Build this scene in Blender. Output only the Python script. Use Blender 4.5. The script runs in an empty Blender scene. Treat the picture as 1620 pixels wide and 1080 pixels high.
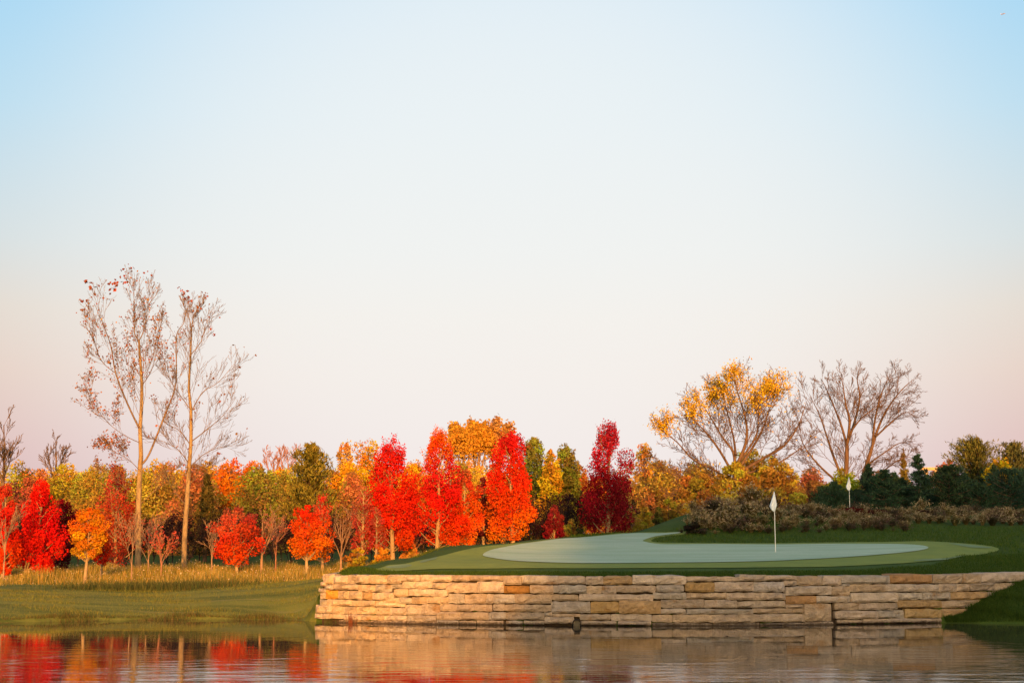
import bpy, math, random
import numpy as np
from mathutils import Vector, noise as mnoise
from mathutils.geometry import delaunay_2d_cdt

# ------------------------------------------------------------------ camera, sky, sun, exposure
sc = bpy.context.scene
COL = sc.collection
F = 2250.0            # focal length in photo pixels (50 mm on a 36 mm wide sensor, 1620 px)
CAMZ = 2.25
PITCH = math.atan((860 - 540) / F)
cam = bpy.data.objects.new('camera', bpy.data.cameras.new('camera'))
COL.objects.link(cam)
cam.location = (0, 0, CAMZ)
cam.rotation_euler = (math.pi / 2 + PITCH, 0, 0)
cam.data.sensor_width = 36.0
cam.data.lens = 50.0
cam.data.clip_end = 30000
sc.camera = cam

EXPO = 1.1
SUN_EL = math.radians(7.0)
SUN_AZ = math.radians(5.0)       # degrees to the right of straight behind the camera
SKYS = 0.15
sc.view_settings.view_transform = 'Standard'
sc.view_settings.look = 'None'
sc.view_settings.gamma = 1.0
sc.view_settings.use_curve_mapping = False
sc.view_settings.exposure = EXPO

world = bpy.data.worlds.new('World')
sc.world = world
world.use_nodes = True
wn = world.node_tree
bg = wn.nodes['Background']
bg.inputs[1].default_value = SKYS
sky = wn.nodes.new('ShaderNodeTexSky')
sky.sky_type = 'NISHITA'
sky.sun_disc = False
sky.sun_elevation = SUN_EL
sky.sun_rotation = math.pi - SUN_AZ
sky.dust_density = 4.0


def lin(c):
    return tuple(((v / 255) / 12.92 if v < 10 else ((v / 255 + .055) / 1.055) ** 2.4) for v in c)


def N(nt, t, **kw):
    n = nt.nodes.new(t)
    for k, v in kw.items():
        setattr(n, k, v)
    return n


# the half of the sky away from the low sun: blue above, pale, rosy belt at the horizon
geo = N(wn, 'ShaderNodeNewGeometry')
sep = N(wn, 'ShaderNodeSeparateXYZ')
tco = N(wn, 'ShaderNodeTexCoord')
wn.links.new(tco.outputs['Generated'], sep.inputs[0])
asn = N(wn, 'ShaderNodeMath', operation='ARCSINE')
wn.links.new(sep.outputs[2], asn.inputs[0])
mr = N(wn, 'ShaderNodeMapRange')
mr.inputs[1].default_value = 0
mr.inputs[2].default_value = math.radians(45)
wn.links.new(asn.outputs[0], mr.inputs[0])
ramp = N(wn, 'ShaderNodeValToRGB')
stops = [(0, (212, 178, 182)), (3.6, (224, 193, 190)), (6.6, (230, 208, 196)), (9, (227, 217, 206)), (11.6, (212, 222, 224)),
         (16.7, (186, 221, 240)), (21.6, (168, 216, 245)), (30, (150, 195, 232)), (45, (130, 172, 218))]
cr = ramp.color_ramp
while len(cr.elements) < len(stops):
    cr.elements.new(0.5)
for e, (a, c) in zip(cr.elements, stops):
    e.position = a / 45
    e.color = lin(c) + (1,)
wn.links.new(mr.outputs[0], ramp.inputs[0])
# broad pale patch painted into the mid-view sky to imitate lens vignetting
dotn = N(wn, 'ShaderNodeVectorMath', operation='DOT_PRODUCT')
wn.links.new(tco.outputs['Generated'], dotn.inputs[0])
ge = math.radians(11.0)
dotn.inputs[1].default_value = (0, math.cos(ge), math.sin(ge))
lobe = N(wn, 'ShaderNodeMapRange', interpolation_type='SMOOTHSTEP')
lobe.inputs[1].default_value = math.cos(math.radians(23))
lobe.inputs[2].default_value = math.cos(math.radians(2))
lobe.inputs[3].default_value = 0.0
lobe.inputs[4].default_value = 0.74
wn.links.new(dotn.outputs['Value'], lobe.inputs[0])
lmx = N(wn, 'ShaderNodeMix', data_type='RGBA')
wn.links.new(lobe.outputs[0], lmx.inputs[0])
wn.links.new(ramp.outputs[0], lmx.inputs[6])
lmx.inputs[7].default_value = lin((250, 249, 246)) + (1,)
sm = N(wn, 'ShaderNodeVectorMath', operation='SCALE')
wn.links.new(lmx.outputs[2], sm.inputs[0])
sm.inputs['Scale'].default_value = 1.0 / (SKYS * 2 ** EXPO)
wy = N(wn, 'ShaderNodeMapRange', interpolation_type='SMOOTHSTEP')
wy.inputs[1].default_value = -0.1
wy.inputs[2].default_value = 0.75
wn.links.new(sep.outputs[1], wy.inputs[0])
wmix = N(wn, 'ShaderNodeMix', data_type='RGBA')
wn.links.new(wy.outputs[0], wmix.inputs[0])
wn.links.new(sky.outputs[0], wmix.inputs[6])
wn.links.new(sm.outputs[0], wmix.inputs[7])
wn.links.new(wmix.outputs[2], bg.inputs[0])

sun = bpy.data.objects.new('sun', bpy.data.lights.new('sun', 'SUN'))
COL.objects.link(sun)
sun.data.energy = 4.1
sun.data.angle = math.radians(0.6)
sun.data.color = (1.0, 0.435, 0.09)
sv = Vector((math.sin(SUN_AZ) * math.cos(SUN_EL), -math.cos(SUN_AZ) * math.cos(SUN_EL), math.sin(SUN_EL)))
sun.rotation_euler = sv.to_track_quat('Z', 'Y').to_euler()

# ------------------------------------------------------------------ helpers
rng = np.random.default_rng(7)
random.seed(7)
CT, ST = math.cos(PITCH), math.sin(PITCH)


def ray(px, py):
    a, b = (px - 810) / F, (540 - py) / F
    return np.array((a, CT - b * ST, ST + b * CT))


def at(px, py, d):
    r = ray(px, py)
    t = d / r[1]
    return np.array((r[0] * t, d, CAMZ + r[2] * t))


def xat(px, d):
    return at(px, 850, d)[0]


def ppm(d):
    return F / d * 0.99


def tag(o, label=None, cat=None, group=None, kind=None):
    if label:
        o['label'] = label
    if cat:
        o['category'] = cat
    if group:
        o['group'] = group
    if kind:
        o['kind'] = kind
    return o


def empty(name, loc):
    o = bpy.data.objects.new(name, None)
    o.empty_display_size = 0.3
    COL.objects.link(o)
    o.location = loc
    return o


def link(name, me, parent=None, loc=None):
    o = bpy.data.objects.new(name, me)
    COL.objects.link(o)
    if parent is not None:
        o.parent = parent
    if loc is not None:
        o.location = loc
    return o


def mesh_np(name, V, faces, mat, cols=None, smooth=False):
    """V (n,3); faces list of (m,k) int arrays; cols (n,3) per-vertex albedo"""
    me = bpy.data.meshes.new(name)
    V = np.asarray(V, np.float32)
    me.vertices.add(len(V))
    me.vertices.foreach_set('co', V.ravel())
    faces = [f for f in faces if len(f)]
    loops = np.concatenate([np.asarray(f, np.int32).ravel() for f in faces])
    tot = np.concatenate([np.full(len(f), np.asarray(f).shape[1], np.int32) for f in faces])
    start = np.concatenate([[0], np.cumsum(tot)[:-1]]).astype(np.int32)
    me.loops.add(len(loops))
    me.loops.foreach_set('vertex_index', loops)
    me.polygons.add(len(tot))
    me.polygons.foreach_set('loop_start', start)
    me.polygons.foreach_set('loop_total', tot)
    me.update(calc_edges=True)
    if cols is not None:
        ca = me.color_attributes.new('Col', 'FLOAT_COLOR', 'POINT')
        c4 = np.ones((len(V), 4), np.float32)
        c4[:, :3] = cols
        ca.data.foreach_set('color', c4.ravel())
    if smooth:
        me.polygons.foreach_set('use_smooth', np.ones(len(tot), bool))
    if mat is not None:
        me.materials.append(mat)
    return me


class Tubes:
    def __init__(self):
        self.V, self.Fq, self.n = [], [], 0

    def add(self, pts, rad, sides=5):
        pts = np.asarray(pts, float)
        rad = np.asarray(rad, float)
        k = len(pts)
        if k < 2:
            return
        t = np.gradient(pts, axis=0)
        t /= np.linalg.norm(t, axis=1)[:, None] + 1e-9
        ref = np.array((0, 0, 1.0)) if abs(t[0][2]) < 0.8 else np.array((1.0, 0, 0))
        a = np.cross(t, ref)
        a /= np.linalg.norm(a, axis=1)[:, None] + 1e-9
        b = np.cross(t, a)
        ang = np.arange(sides) / sides * 2 * math.pi
        ring = (pts[:, None, :] + rad[:, None, None] * (np.cos(ang)[None, :, None] * a[:, None, :] + np.sin(ang)[None, :, None] * b[:, None, :]))
        self.V.append(ring.reshape(-1, 3))
        i = np.arange(k - 1)[:, None] * sides
        j = np.arange(sides)[None, :]
        j2 = (j + 1) % sides
        q = np.stack([i + j, i + j2, i + sides + j2, i + sides + j], -1).reshape(-1, 4) + self.n
        self.Fq.append(q)
        self.n += k * sides

    def mesh(self, name, mat):
        return mesh_np(name, np.concatenate(self.V), [np.concatenate(self.Fq)], mat, smooth=True)


class Leaves:
    def __init__(self):
        self.V, self.C = [], []

    def add(self, P, size, cols, aspect=0.62, up=None, outward=None):
        """P (n,3) leaf centres, size (n,), cols (n,3); rhombus leaves"""
        n = len(P)
        if n == 0:
            return
        d = rng.normal(size=(n, 3))
        if up is not None:
            d = d + np.asarray(up)
        d /= np.linalg.norm(d, axis=1)[:, None] + 1e-9
        s = rng.normal(size=(n, 3))
        s = np.cross(d, s)
        s /= np.linalg.norm(s, axis=1)[:, None] + 1e-9
        nn = np.cross(d, s)
        L = size[:, None] * 0.5
        Wd = L * aspect
        v = np.stack([P - d * L, P + s * Wd + nn * L * .18, P + d * L, P - s * Wd + nn * L * .18], 1)
        self.V.append(v.reshape(-1, 3))
        self.C.append(np.repeat(cols, 4, axis=0))

    def blades(self, P, D, width, cols):
        """P (n,3) base, D (n,3) blade vector, one triangle each"""
        n = len(P)
        s = np.cross(D, rng.normal(size=(n, 3)))
        s /= np.linalg.norm(s, axis=1)[:, None] + 1e-9
        w = np.broadcast_to(np.asarray(width, float), (n,))[:, None] * .5
        v = np.stack([P - s * w, P + s * w, P + D], 1)
        return v.reshape(-1, 3), np.repeat(cols, 3, axis=0)

    def mesh(self, name, mat):
        V = np.concatenate(self.V)
        return mesh_np(name, V, [np.arange(len(V)).reshape(-1, 4)], mat, np.concatenate(self.C))


def jitter_cols(base, n, amt=.25, hue=.12):
    base = np.broadcast_to(np.asarray(base, float), (n, 3))
    b = 1 + rng.uniform(-amt, amt, (n, 1))
    h = 1 + rng.uniform(-hue, hue, (n, 3))
    return np.clip(base * b * h, 0.002, .85)


# ------------------------------------------------------------------ materials
def newmat(name):
    m = bpy.data.materials.new(name)
    m.use_nodes = True
    return m, m.node_tree, m.node_tree.nodes['Principled BSDF']


def leaf_material(name, trans=.42):
    m, nt, p = newmat(name)
    nt.nodes.remove(p)
    out = nt.nodes['Material Output']
    a = N(nt, 'ShaderNodeAttribute', attribute_name='Col')
    df = N(nt, 'ShaderNodeBsdfDiffuse')
    tr = N(nt, 'ShaderNodeBsdfTranslucent')
    mx = N(nt, 'ShaderNodeMixShader')
    mx.inputs[0].default_value = trans
    nt.links.new(a.outputs['Color'], df.inputs[0])
    nt.links.new(a.outputs['Color'], tr.inputs[0])
    nt.links.new(df.outputs[0], mx.inputs[1])
    nt.links.new(tr.outputs[0], mx.inputs[2])
    nt.links.new(mx.outputs[0], out.inputs[0])
    return m


def noise_mix(nt, p, c1, c2, scale, detail=6, vec=None, rough=.6, lo=.35, hi=.65):
    n = N(nt, 'ShaderNodeTexNoise')
    n.inputs['Scale'].default_value = scale
    n.inputs['Detail'].default_value = detail
    n.inputs['Roughness'].default_value = rough
    if vec is not None:
        nt.links.new(vec, n.inputs['Vector'])
    mr_ = N(nt, 'ShaderNodeMapRange')
    mr_.inputs[1].default_value = lo
    mr_.inputs[2].default_value = hi
    nt.links.new(n.outputs['Fac'], mr_.inputs[0])
    mx = N(nt, 'ShaderNodeMix', data_type='RGBA')
    nt.links.new(mr_.outputs[0], mx.inputs[0])
    for k, c in ((6, c1), (7, c2)):
        if isinstance(c, tuple):
            mx.inputs[k].default_value = c + (1,)
        else:
            nt.links.new(c, mx.inputs[k])
    return mx.outputs[2], n


def bump(nt, p, height, strength, dist=.05):
    b = N(nt, 'ShaderNodeBump')
    b.inputs['Strength'].default_value = strength
    b.inputs['Distance'].default_value = dist
    nt.links.new(height, b.inputs['Height'])
    nt.links.new(b.outputs[0], p.inputs['Normal'])


def bark_material(name, c1, c2):
    m, nt, p = newmat(name)
    tc = N(nt, 'ShaderNodeTexCoord')
    mp = N(nt, 'ShaderNodeMapping')
    mp.inputs['Scale'].default_value = (1, 1, .25)
    nt.links.new(tc.outputs['Object'], mp.inputs[0])
    c, n = noise_mix(nt, p, c1, c2, 9, vec=mp.outputs[0])
    nt.links.new(c, p.inputs['Base Color'])
    p.inputs['Roughness'].default_value = .9
    p.inputs['Specular IOR Level'].default_value = .1
    bump(nt, p, n.outputs['Fac'], .6, .03)
    return m


M_LEAF = leaf_material('autumn_leaves')
M_NEEDLE = leaf_material('needles', .12)
M_GRASS = leaf_material('grass_blades', .3)
B_PALE = bark_material('pale_bark', (.36, .25, .14), (.20, .135, .08))
B_BROWN = bark_material('brown_bark', (.17, .11, .075), (.08, .05, .035))
B_TWIG = bark_material('twig_bark', (.30, .19, .13), (.20, .12, .085))
B_LIMB = bark_material('limb_bark', (.15, .09, .058), (.085, .05, .034))
B_SHADE = bark_material('shade_dark_twig_bark', (.03, .02, .024), (.018, .012, .015))  # twigs coloured near black to stand in for deep shade under the trees
B_POP = bark_material('poplar_bark', (.22, .15, .10), (.12, .08, .055))
B_GOLD = bark_material('golden_poplar_bark', (.32, .225, .12), (.17, .115, .07))
B_ROSE = bark_material('rosy_twig_bark', (.34, .16, .11), (.24, .10, .075))


def grass_ground(name, c1, c2, c3, scale=1.2, fine=60, bstr=.5):
    m, nt, p = newmat(name)
    tc = N(nt, 'ShaderNodeTexCoord')
    a, n1 = noise_mix(nt, p, c1, c2, scale, vec=tc.outputs['Object'])
    b, n2 = noise_mix(nt, p, a, c3, fine, detail=3, vec=tc.outputs['Object'], lo=.45, hi=.8)
    nt.links.new(b, p.inputs['Base Color'])
    p.inputs['Roughness'].default_value = .95
    p.inputs['Specular IOR Level'].default_value = .1
    bump(nt, p, n2.outputs['Fac'], bstr, .03)
    return m


# ------------------------------------------------------------------ terrain
WALL = np.array([(-5.70, 42.2), (-4.2, 41.55), (-2.0, 40.95), (0.5, 40.45), (3.4, 40.2), (6.0, 40.3), (8.5, 40.7), (10.5, 41.15), (12.4, 41.8), (14.0, 42.75), (15.8, 44.0), (18.5, 46.2), (21.0, 48.6)])


def wall_y(x):
    return np.interp(x, WALL[:, 0], WALL[:, 1])


def shore_y(x):
    return np.interp(x, [-200, -80, -40, -25, -15.05, -10.85, -8, -6.2, -5.71], [24, 30, 37, 40.2, 41.8, 43.6, 43.6, 43.2, 42.5])


def shore_right(x):
    return np.interp(x, [12.3, 12.9, 14.9, 18, 30, 60, 200], [41.75, 41.6, 41.2, 39.5, 31, 18, 5])


ctl = []


def C(px, py, d):
    p = at(px, py, d)
    ctl.append(tuple(p))


def CX(x, y, z):
    ctl.append((x, y, z))


for x in np.arange(-5.0, 21, 1.6):
    CX(x, float(wall_y(x)) + .45, 1.34)
# columns of the photo: (px, [(py, distance)...])
for px, col in {
    600: [(900, 43.6), (891, 45.6), (889, 47.2)],
    690: [(897, 43.2), (885, 46.5), (872, 50), (869, 52)],
    760: [(897, 43), (878, 48.5), (862, 54)],
    830: [(896, 43), (872, 51), (855, 58)],
    900: [(897, 43), (891, 45), (870, 52), (850, 60)],
    1000: [(897, 43), (891, 45), (868, 52), (855, 57.5), (843, 62)],
    1060: [(897, 43), (880, 48.5), (860, 55), (850, 58.5), (842, 62.5), (822, 68)],
    1130: [(897, 43), (880, 48.5), (861, 55), (846, 60)],
    1227: [(897, 43), (888, 45.5), (874, 49.9), (862, 55), (848, 59)],
    1320: [(897, 43.3), (882, 47), (861, 54.5), (846, 59)],
    1420: [(896, 43.5), (875, 48.5), (860, 54), (842, 60)],
    1500: [(895, 44.3), (878, 47.5), (862, 52), (850, 57), (837, 62)],
    1600: [(893, 46.5), (868, 51), (848, 58), (836, 62.5)],
}.items():
    for py, d in col:
        C(px, py, d)
# fall of the plateau to the meadow behind it on the left
for px, d, z in [(560, 45.2, 1.35), (545, 47.5, 1.1), (600, 49.5, 1.35), (620, 52.5, 1.05), (690, 55, 1.7), (700, 58.5, 1.25), (760, 58, 1.9), (780, 62, 1.45),
                 (830, 62, 2.2), (850, 67, 1.7), (900, 64.5, 2.4), (920, 69, 1.95), (1000, 66, 2.75), (1000, 71, 2.3), (1060, 73, 3.1)]:
    CX(xat(px, d), d, z)
# planted mound and the second green behind it
for px, d, z in [(1100, 63, 3.15), (1100, 68, 3.75), (1180, 63, 3.45), (1180, 67.5, 4.1), (1280, 63, 3.3), (1280, 67, 3.75), (1280, 75, 3.55), (1380, 64, 3.2), (1380, 68, 3.7),
                 (1345, 75, 3.55), (1480, 65, 3.3), (1480, 70, 3.8), (1600, 66, 3.3), (1600, 72, 3.8), (1480, 80, 3.7), (1620, 80, 3.8), (1160, 82, 3.6), (1060, 82, 2.7)]:
    CX(xat(px, d), d, z)
# lawn and meadow on the left
for px, col in {0: [(981, 41.8), (960, 44), (945, 47), (925, 52)], 125: [(979, 42.6), (958, 45), (942, 48), (925, 52.5)],
                250: [(976, 43.6), (960, 45.5), (940, 49), (925, 53), (910, 58)], 380: [(975, 43.9), (952, 46), (933, 49), (917, 53)]}.items():
    for py, d in col:
        C(px, py, d)
for x, y, z in [(-6.05, 43.3, .04), (-6.1, 44.6, .4), (-6.2, 46, .68), (-6.5, 48, .95), (-6.6, 50.5, 1.02), (-5.3, 42.9, 1.32), (-5.2, 44.2, 1.36), (-4.9, 46, 1.35),
                (-20, 41.2, 0), (-30, 39.2, 0), (-60, 33, 0), (-20, 46, .55), (-30, 45, .6), (-20, 55, .85), (-35, 55, 1.0), (-60, 50, 1.6)]:
    CX(x, y, z)
for x, y, z in [(-30, 62, 1.0), (-15, 62, 1.0), (-5, 62, 1.15), (0, 75, 1.7), (-12, 80, 1.2), (-35, 85, 1.3), (10, 95, 2.8), (25, 95, 3.6), (45, 70, 3.9), (45, 50, 2.6), (30, 45, 1.8),
                (-60, 110, 1.6), (-20, 110, 1.6), (20, 115, 3.0), (60, 110, 4), (-100, 150, 2.5), (0, 150, 2.2), (100, 150, 4), (0, 300, 4), (-300, 300, 4), (300, 300, 5),
                (100, 40, 3), (-100, 45, 2.2), (-1500, 1500, 10), (0, 1500, 12), (1500, 1500, 12), (-1500, 50, 6), (1500, 50, 6)]:
    CX(x, y, z)
ctl = np.array(ctl)
# drop near-duplicates
keep = []
for i in range(len(ctl)):
    if all(np.hypot(*(ctl[i, :2] - ctl[j, :2])) > .25 for j in keep):
        keep.append(i)
ctl = ctl[keep]
_n = len(ctl)
_D = np.linalg.norm(ctl[:, None, :2] - ctl[None, :, :2], axis=2)
_A = np.zeros((_n + 3, _n + 3))
_A[:_n, :_n] = np.sqrt(_D ** 2 + .5) - np.eye(_n) * .04
_A[:_n, _n] = 1
_A[:_n, _n + 1:] = ctl[:, :2]
_A[_n:, :_n] = _A[:_n, _n:].T
_w = np.linalg.solve(_A, np.concatenate([ctl[:, 2], np.zeros(3)]))


def land(x, y):
    x = np.atleast_1d(np.asarray(x, float))
    y = np.atleast_1d(np.asarray(y, float))
    out = np.empty(x.shape)
    for s in range(0, x.size, 20000):
        e = s + 20000
        xs, ys = x.ravel()[s:e], y.ravel()[s:e]
        D = np.sqrt((xs[:, None] - ctl[None, :, 0]) ** 2 + (ys[:, None] - ctl[None, :, 1]) ** 2 + .5)
        out.ravel()[s:e] = D @ _w[:_n] + _w[_n] + xs * _w[_n + 1] + ys * _w[_n + 2]
    return out


def sstep(t):
    t = np.clip(t, 0, 1)
    return t * t * (3 - 2 * t)


def ground(x, y):
    x = np.atleast_1d(np.asarray(x, float))
    y = np.atleast_1d(np.asarray(y, float))
    L = land(x, y)
    yl, yr, yw = shore_y(x), shore_right(x), wall_y(x)
    left, right = x < -5.71, x > 12.3
    z_left = np.where(y >= yl, np.maximum(L, np.minimum(.25, .02 + (y - yl) * .05)), np.maximum(-1.2, -(yl - y) * .35 - .02))
    z_wall = np.where(y >= yw + .25, L, -1.0)
    hb = np.interp(x, [12.3, 13.2, 14.2, 15.9, 30], [.02, .35, .8, 1.36, 1.5])
    t = (y - yr) / np.maximum(.2, (yw + .25 - yr))
    bank = .02 + hb * np.clip(t, 0, 1) ** .8
    z_right = np.where(y >= yw + .25, L, np.where(y >= yr, bank, np.maximum(-1.2, -(yr - y) * .5 - .02)))
    z = np.where(left, z_left, np.where(right, z_right, z_wall))
    # the bank the photographer stands on and the rise behind it
    near = np.where(y > 3, np.minimum(.7, (7.0 - y) * .3), .7 + np.clip((-20 - y) / 60, 0, 1) ** 1.3 * 4.5)
    near = np.maximum(near, -1.2)
    return np.where(y < 20, np.maximum(near, np.where(y < 7.5, near, z)), z)


def gz(x, y):
    return float(ground(np.array([x]), np.array([y]))[0])


def hit(px, py, d0=41.0, d1=90.0):
    """first meeting of a sight line with the land beyond the wall"""
    r = ray(px, py)
    d = np.arange(d0, d1, .05)
    t = d / r[1]
    z = CAMZ + r[2] * t
    g = land(r[0] * t, d)
    k = np.nonzero(g >= z)[0]
    i = k[0] if len(k) else len(d) - 1
    return np.array((r[0] * t[i], d[i], g[i]))


def axis(lo, hi, step, far_lo, far_hi, grow=1.22):
    a = list(np.arange(lo, hi + 1e-6, step))
    s, v = step, hi
    while v < far_hi:
        s *= grow
        v += s
        a.append(v)
    s, v = step, lo
    while v > far_lo:
        s *= grow
        v -= s
        a.insert(0, v)
    return np.array(a)


gx = axis(-24, 26, .25, -1800, 1800)
gy = np.concatenate([axis(39.5, 78, .25, 24, 2500), axis(-4, 22, 1.0, -1500, 22)])
gy = np.unique(np.round(gy, 3))
X, Y = np.meshgrid(gx, gy)
Z = ground(X.ravel(), Y.ravel())
V = np.stack([X.ravel(), Y.ravel(), Z], 1)
nx, ny = len(gx), len(gy)
ii = (np.arange(ny - 1)[:, None] * nx + np.arange(nx - 1)[None, :]).ravel()
Q = np.stack([ii, ii + 1, ii + 1 + nx, ii + nx], 1)
M_ROUGH = grass_ground('rough_turf', (.038, .076, .012), (.058, .10, .016), (.088, .118, .022), .8, 45, .8)
g_obj = link('ground', mesh_np('ground', V, [Q], M_ROUGH, smooth=True))
tag(g_obj, kind='structure')


POLY = {}


def in_poly(P, gx_, gy_):
    c_in = np.zeros(len(gx_), bool)
    for i in range(len(P)):
        a, b = P[i], P[(i + 1) % len(P)]
        c_ = ((a[1] > gy_) != (b[1] > gy_))
        c_in ^= c_ & (gx_ < (b[0] - a[0]) * (gy_ - a[1]) / (b[1] - a[1] + 1e-12) + a[0])
    return c_in


def drape(name, outline_px, mat, off, step=.5, d1=90, pts=None):
    pts = [hit(*p, d1=d1)[:2] for p in outline_px] if pts is None else pts
    # smooth closed outline (Catmull-Rom)
    P = np.array(pts)
    n = len(P)
    sm_ = []
    for i in range(n):
        p0, p1, p2, p3 = P[i - 1], P[i], P[(i + 1) % n], P[(i + 2) % n]
        for t in np.linspace(0, 1, 6)[:-1]:
            sm_.append(.5 * (2 * p1 + (p2 - p0) * t + (2 * p0 - 5 * p1 + 4 * p2 - p3) * t * t + (3 * p1 - p0 - 3 * p2 + p3) * t ** 3))
    P = np.array(sm_)
    lo, hi_ = P.min(0), P.max(0)
    gxs, gys = np.meshgrid(np.arange(lo[0], hi_[0], step), np.arange(lo[1], hi_[1], step))
    G = np.stack([gxs.ravel(), gys.ravel()], 1)
    inside = np.zeros(len(G), bool)
    m = len(P)
    for i in range(m):
        a, b = P[i], P[(i + 1) % m]
        c = ((a[1] > G[:, 1]) != (b[1] > G[:, 1]))
        xs = (b[0] - a[0]) * (G[:, 1] - a[1]) / (b[1] - a[1] + 1e-12) + a[0]
        inside ^= c & (G[:, 0] < xs)
    G = G[inside]
    allp = [Vector(p) for p in P] + [Vector(p) for p in G]
    vs, es, fs, *_ = delaunay_2d_cdt(allp, [], [list(range(m))], 1, 1e-4)
    A = np.array([(v.x, v.y) for v in vs])
    z = ground(A[:, 0], A[:, 1]) + off
    me = mesh_np(name, np.column_stack([A, z]), [np.array([f for f in fs if len(f) == 3])], mat, smooth=True)
    POLY[name] = P
    return tag(link(name, me), kind='structure')


M_LAWN = grass_ground('mown_lawn', (.185, .19, .035), (.125, .15, .03), (.23, .21, .055), .45, 30, .6)
M_COLLAR = grass_ground('collar_turf', (.225, .265, .052), (.175, .225, .048), (.25, .275, .075), 1.2, 50, .35)
M_GREEN, nt, p = newmat('frosted_green')
tc = N(nt, 'ShaderNodeTexCoord')
c, n1 = noise_mix(nt, p, (.365, .465, .30), (.45, .525, .365), .55, vec=tc.outputs['Object'])
mpg = N(nt, 'ShaderNodeMapping')
mpg.inputs['Scale'].default_value = (.12, 1.6, 1)
mpg.inputs['Rotation'].default_value = (0, 0, .12)
nt.links.new(tc.outputs['Object'], mpg.inputs[0])
c, n4 = noise_mix(nt, p, c, (.29, .395, .235), 1.3, detail=4, vec=mpg.outputs[0], lo=.42, hi=.68)
c, n2 = noise_mix(nt, p, c, (.28, .38, .21), 14, detail=8, vec=tc.outputs['Object'], lo=.5, hi=.8)
nt.links.new(c, p.inputs['Base Color'])
p.inputs['Roughness'].default_value = .8
p.inputs['Specular IOR Level'].default_value = .25
bump(nt, p, n2.outputs['Fac'], .25, .02)
M_FROST = grass_ground('dewy_turf', (.20, .27, .13), (.16, .22, .09), (.24, .30, .17), 2, 40, .3)

collar_px = [(598, 902.5), (612, 895), (650, 890), (700, 879), (745, 868), (800, 861), (870, 853.5), (940, 848), (1010, 842.5), (1075, 841), (1088, 843.5), (1035, 852), (1040, 858), (1100, 859),
             (1200, 859.5), (1300, 858.5), (1400, 857.5), (1470, 856.5), (1540, 861), (1580, 868), (1560, 876), (1500, 884), (1430, 891), (1330, 896), (1200, 898), (1000, 899), (800, 899.5), (680, 900.5)]
green_px = [(764, 878), (790, 868), (845, 858.5), (900, 852), (960, 847.5), (1030, 844), (1078, 842.5), (1060, 846), (1025, 852.5), (1018, 857), (1045, 861.5), (1120, 861.5), (1220, 862), (1330, 861), (1420, 861.5), (1468, 866),
            (1445, 873), (1370, 880), (1270, 886), (1150, 890), (1010, 891.5), (900, 891.5), (820, 888.5), (780, 883.5)]
drape('collar', collar_px, M_COLLAR, .018)
drape('putting_green', green_px, M_GREEN, .036)
for i, pp in enumerate([[(612, 897), (640, 893.5), (652, 895), (640, 899), (615, 899.5)], [(665, 889), (690, 882), (688, 885.5), (672, 890)], 
                        [(1450, 886.5), (1500, 883), (1530, 879), (1498, 886), (1455, 888)], [(1500, 860), (1540, 863), (1570, 867.5), (1530, 866)]]):
    drape('dew_patch', pp, M_FROST, .030, .25)
nt = M_LAWN.node_tree
pb = nt.nodes['Principled BSDF']
src = pb.inputs['Base Color'].links[0].from_socket
tc = N(nt, 'ShaderNodeTexCoord')
mpl = N(nt, 'ShaderNodeMapping')
mpl.inputs['Scale'].default_value = (.16, .9, 1)
mpl.inputs['Rotation'].default_value = (0, 0, -.16)
nt.links.new(tc.outputs['Object'], mpl.inputs[0])
c, _n1 = noise_mix(nt, pb, src, (.06, .085, .02), 1.1, detail=7, vec=mpl.outputs[0], lo=.44, hi=.66)
c, _n2 = noise_mix(nt, pb, c, (.24, .21, .085), 1.9, detail=8, vec=mpl.outputs[0], lo=.56, hi=.76)
nt.links.new(c, pb.inputs['Base Color'])
# mown lawn on the left: the same grid as the ground, one layer up, so the two never cross
fc = V[Q].mean(1)
lim = np.interp(fc[:, 0], [-32, -22, -16, -12, -9, -6.5, -5.7], [52.2, 52.2, 52, 51.4, 50.8, 50.5, 49.5])
sel = (fc[:, 0] < -5.72) & (fc[:, 0] > -45) & (fc[:, 1] > shore_y(fc[:, 0]) - 2.5) & (fc[:, 1] < lim)
used, invq = np.unique(Q[sel], return_inverse=True)
LV = V[used].copy()
LV[:, 2] += .015 + .02 * sstep((LV[:, 1] - shore_y(LV[:, 0])) / 2)
tag(link('lawn', mesh_np('lawn', LV, [invq.reshape(-1, 4)], M_LAWN, smooth=True)), kind='structure')

# ------------------------------------------------------------------ water
M_WATER, nt, p = newmat('pond_water')
p.inputs['Base Color'].default_value = (.055, .045, .03, 1)
p.inputs['Roughness'].default_value = .012
p.inputs['IOR'].default_value = 1.7
tc = N(nt, 'ShaderNodeTexCoord')
mp = N(nt, 'ShaderNodeMapping')
mp.inputs['Scale'].default_value = (.5, 1.5, 1)
nt.links.new(tc.outputs['Object'], mp.inputs[0])
w1 = N(nt, 'ShaderNodeTexNoise')
w1.inputs['Scale'].default_value = 1.6
w1.inputs['Detail'].default_value = 5
w1.inputs['Distortion'].default_value = .6
nt.links.new(mp.outputs[0], w1.inputs['Vector'])
w2 = N(nt, 'ShaderNodeTexNoise')
w2.inputs['Scale'].default_value = .22
w2.inputs['Detail'].default_value = 3
nt.links.new(tc.outputs['Object'], w2.inputs['Vector'])
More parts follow.
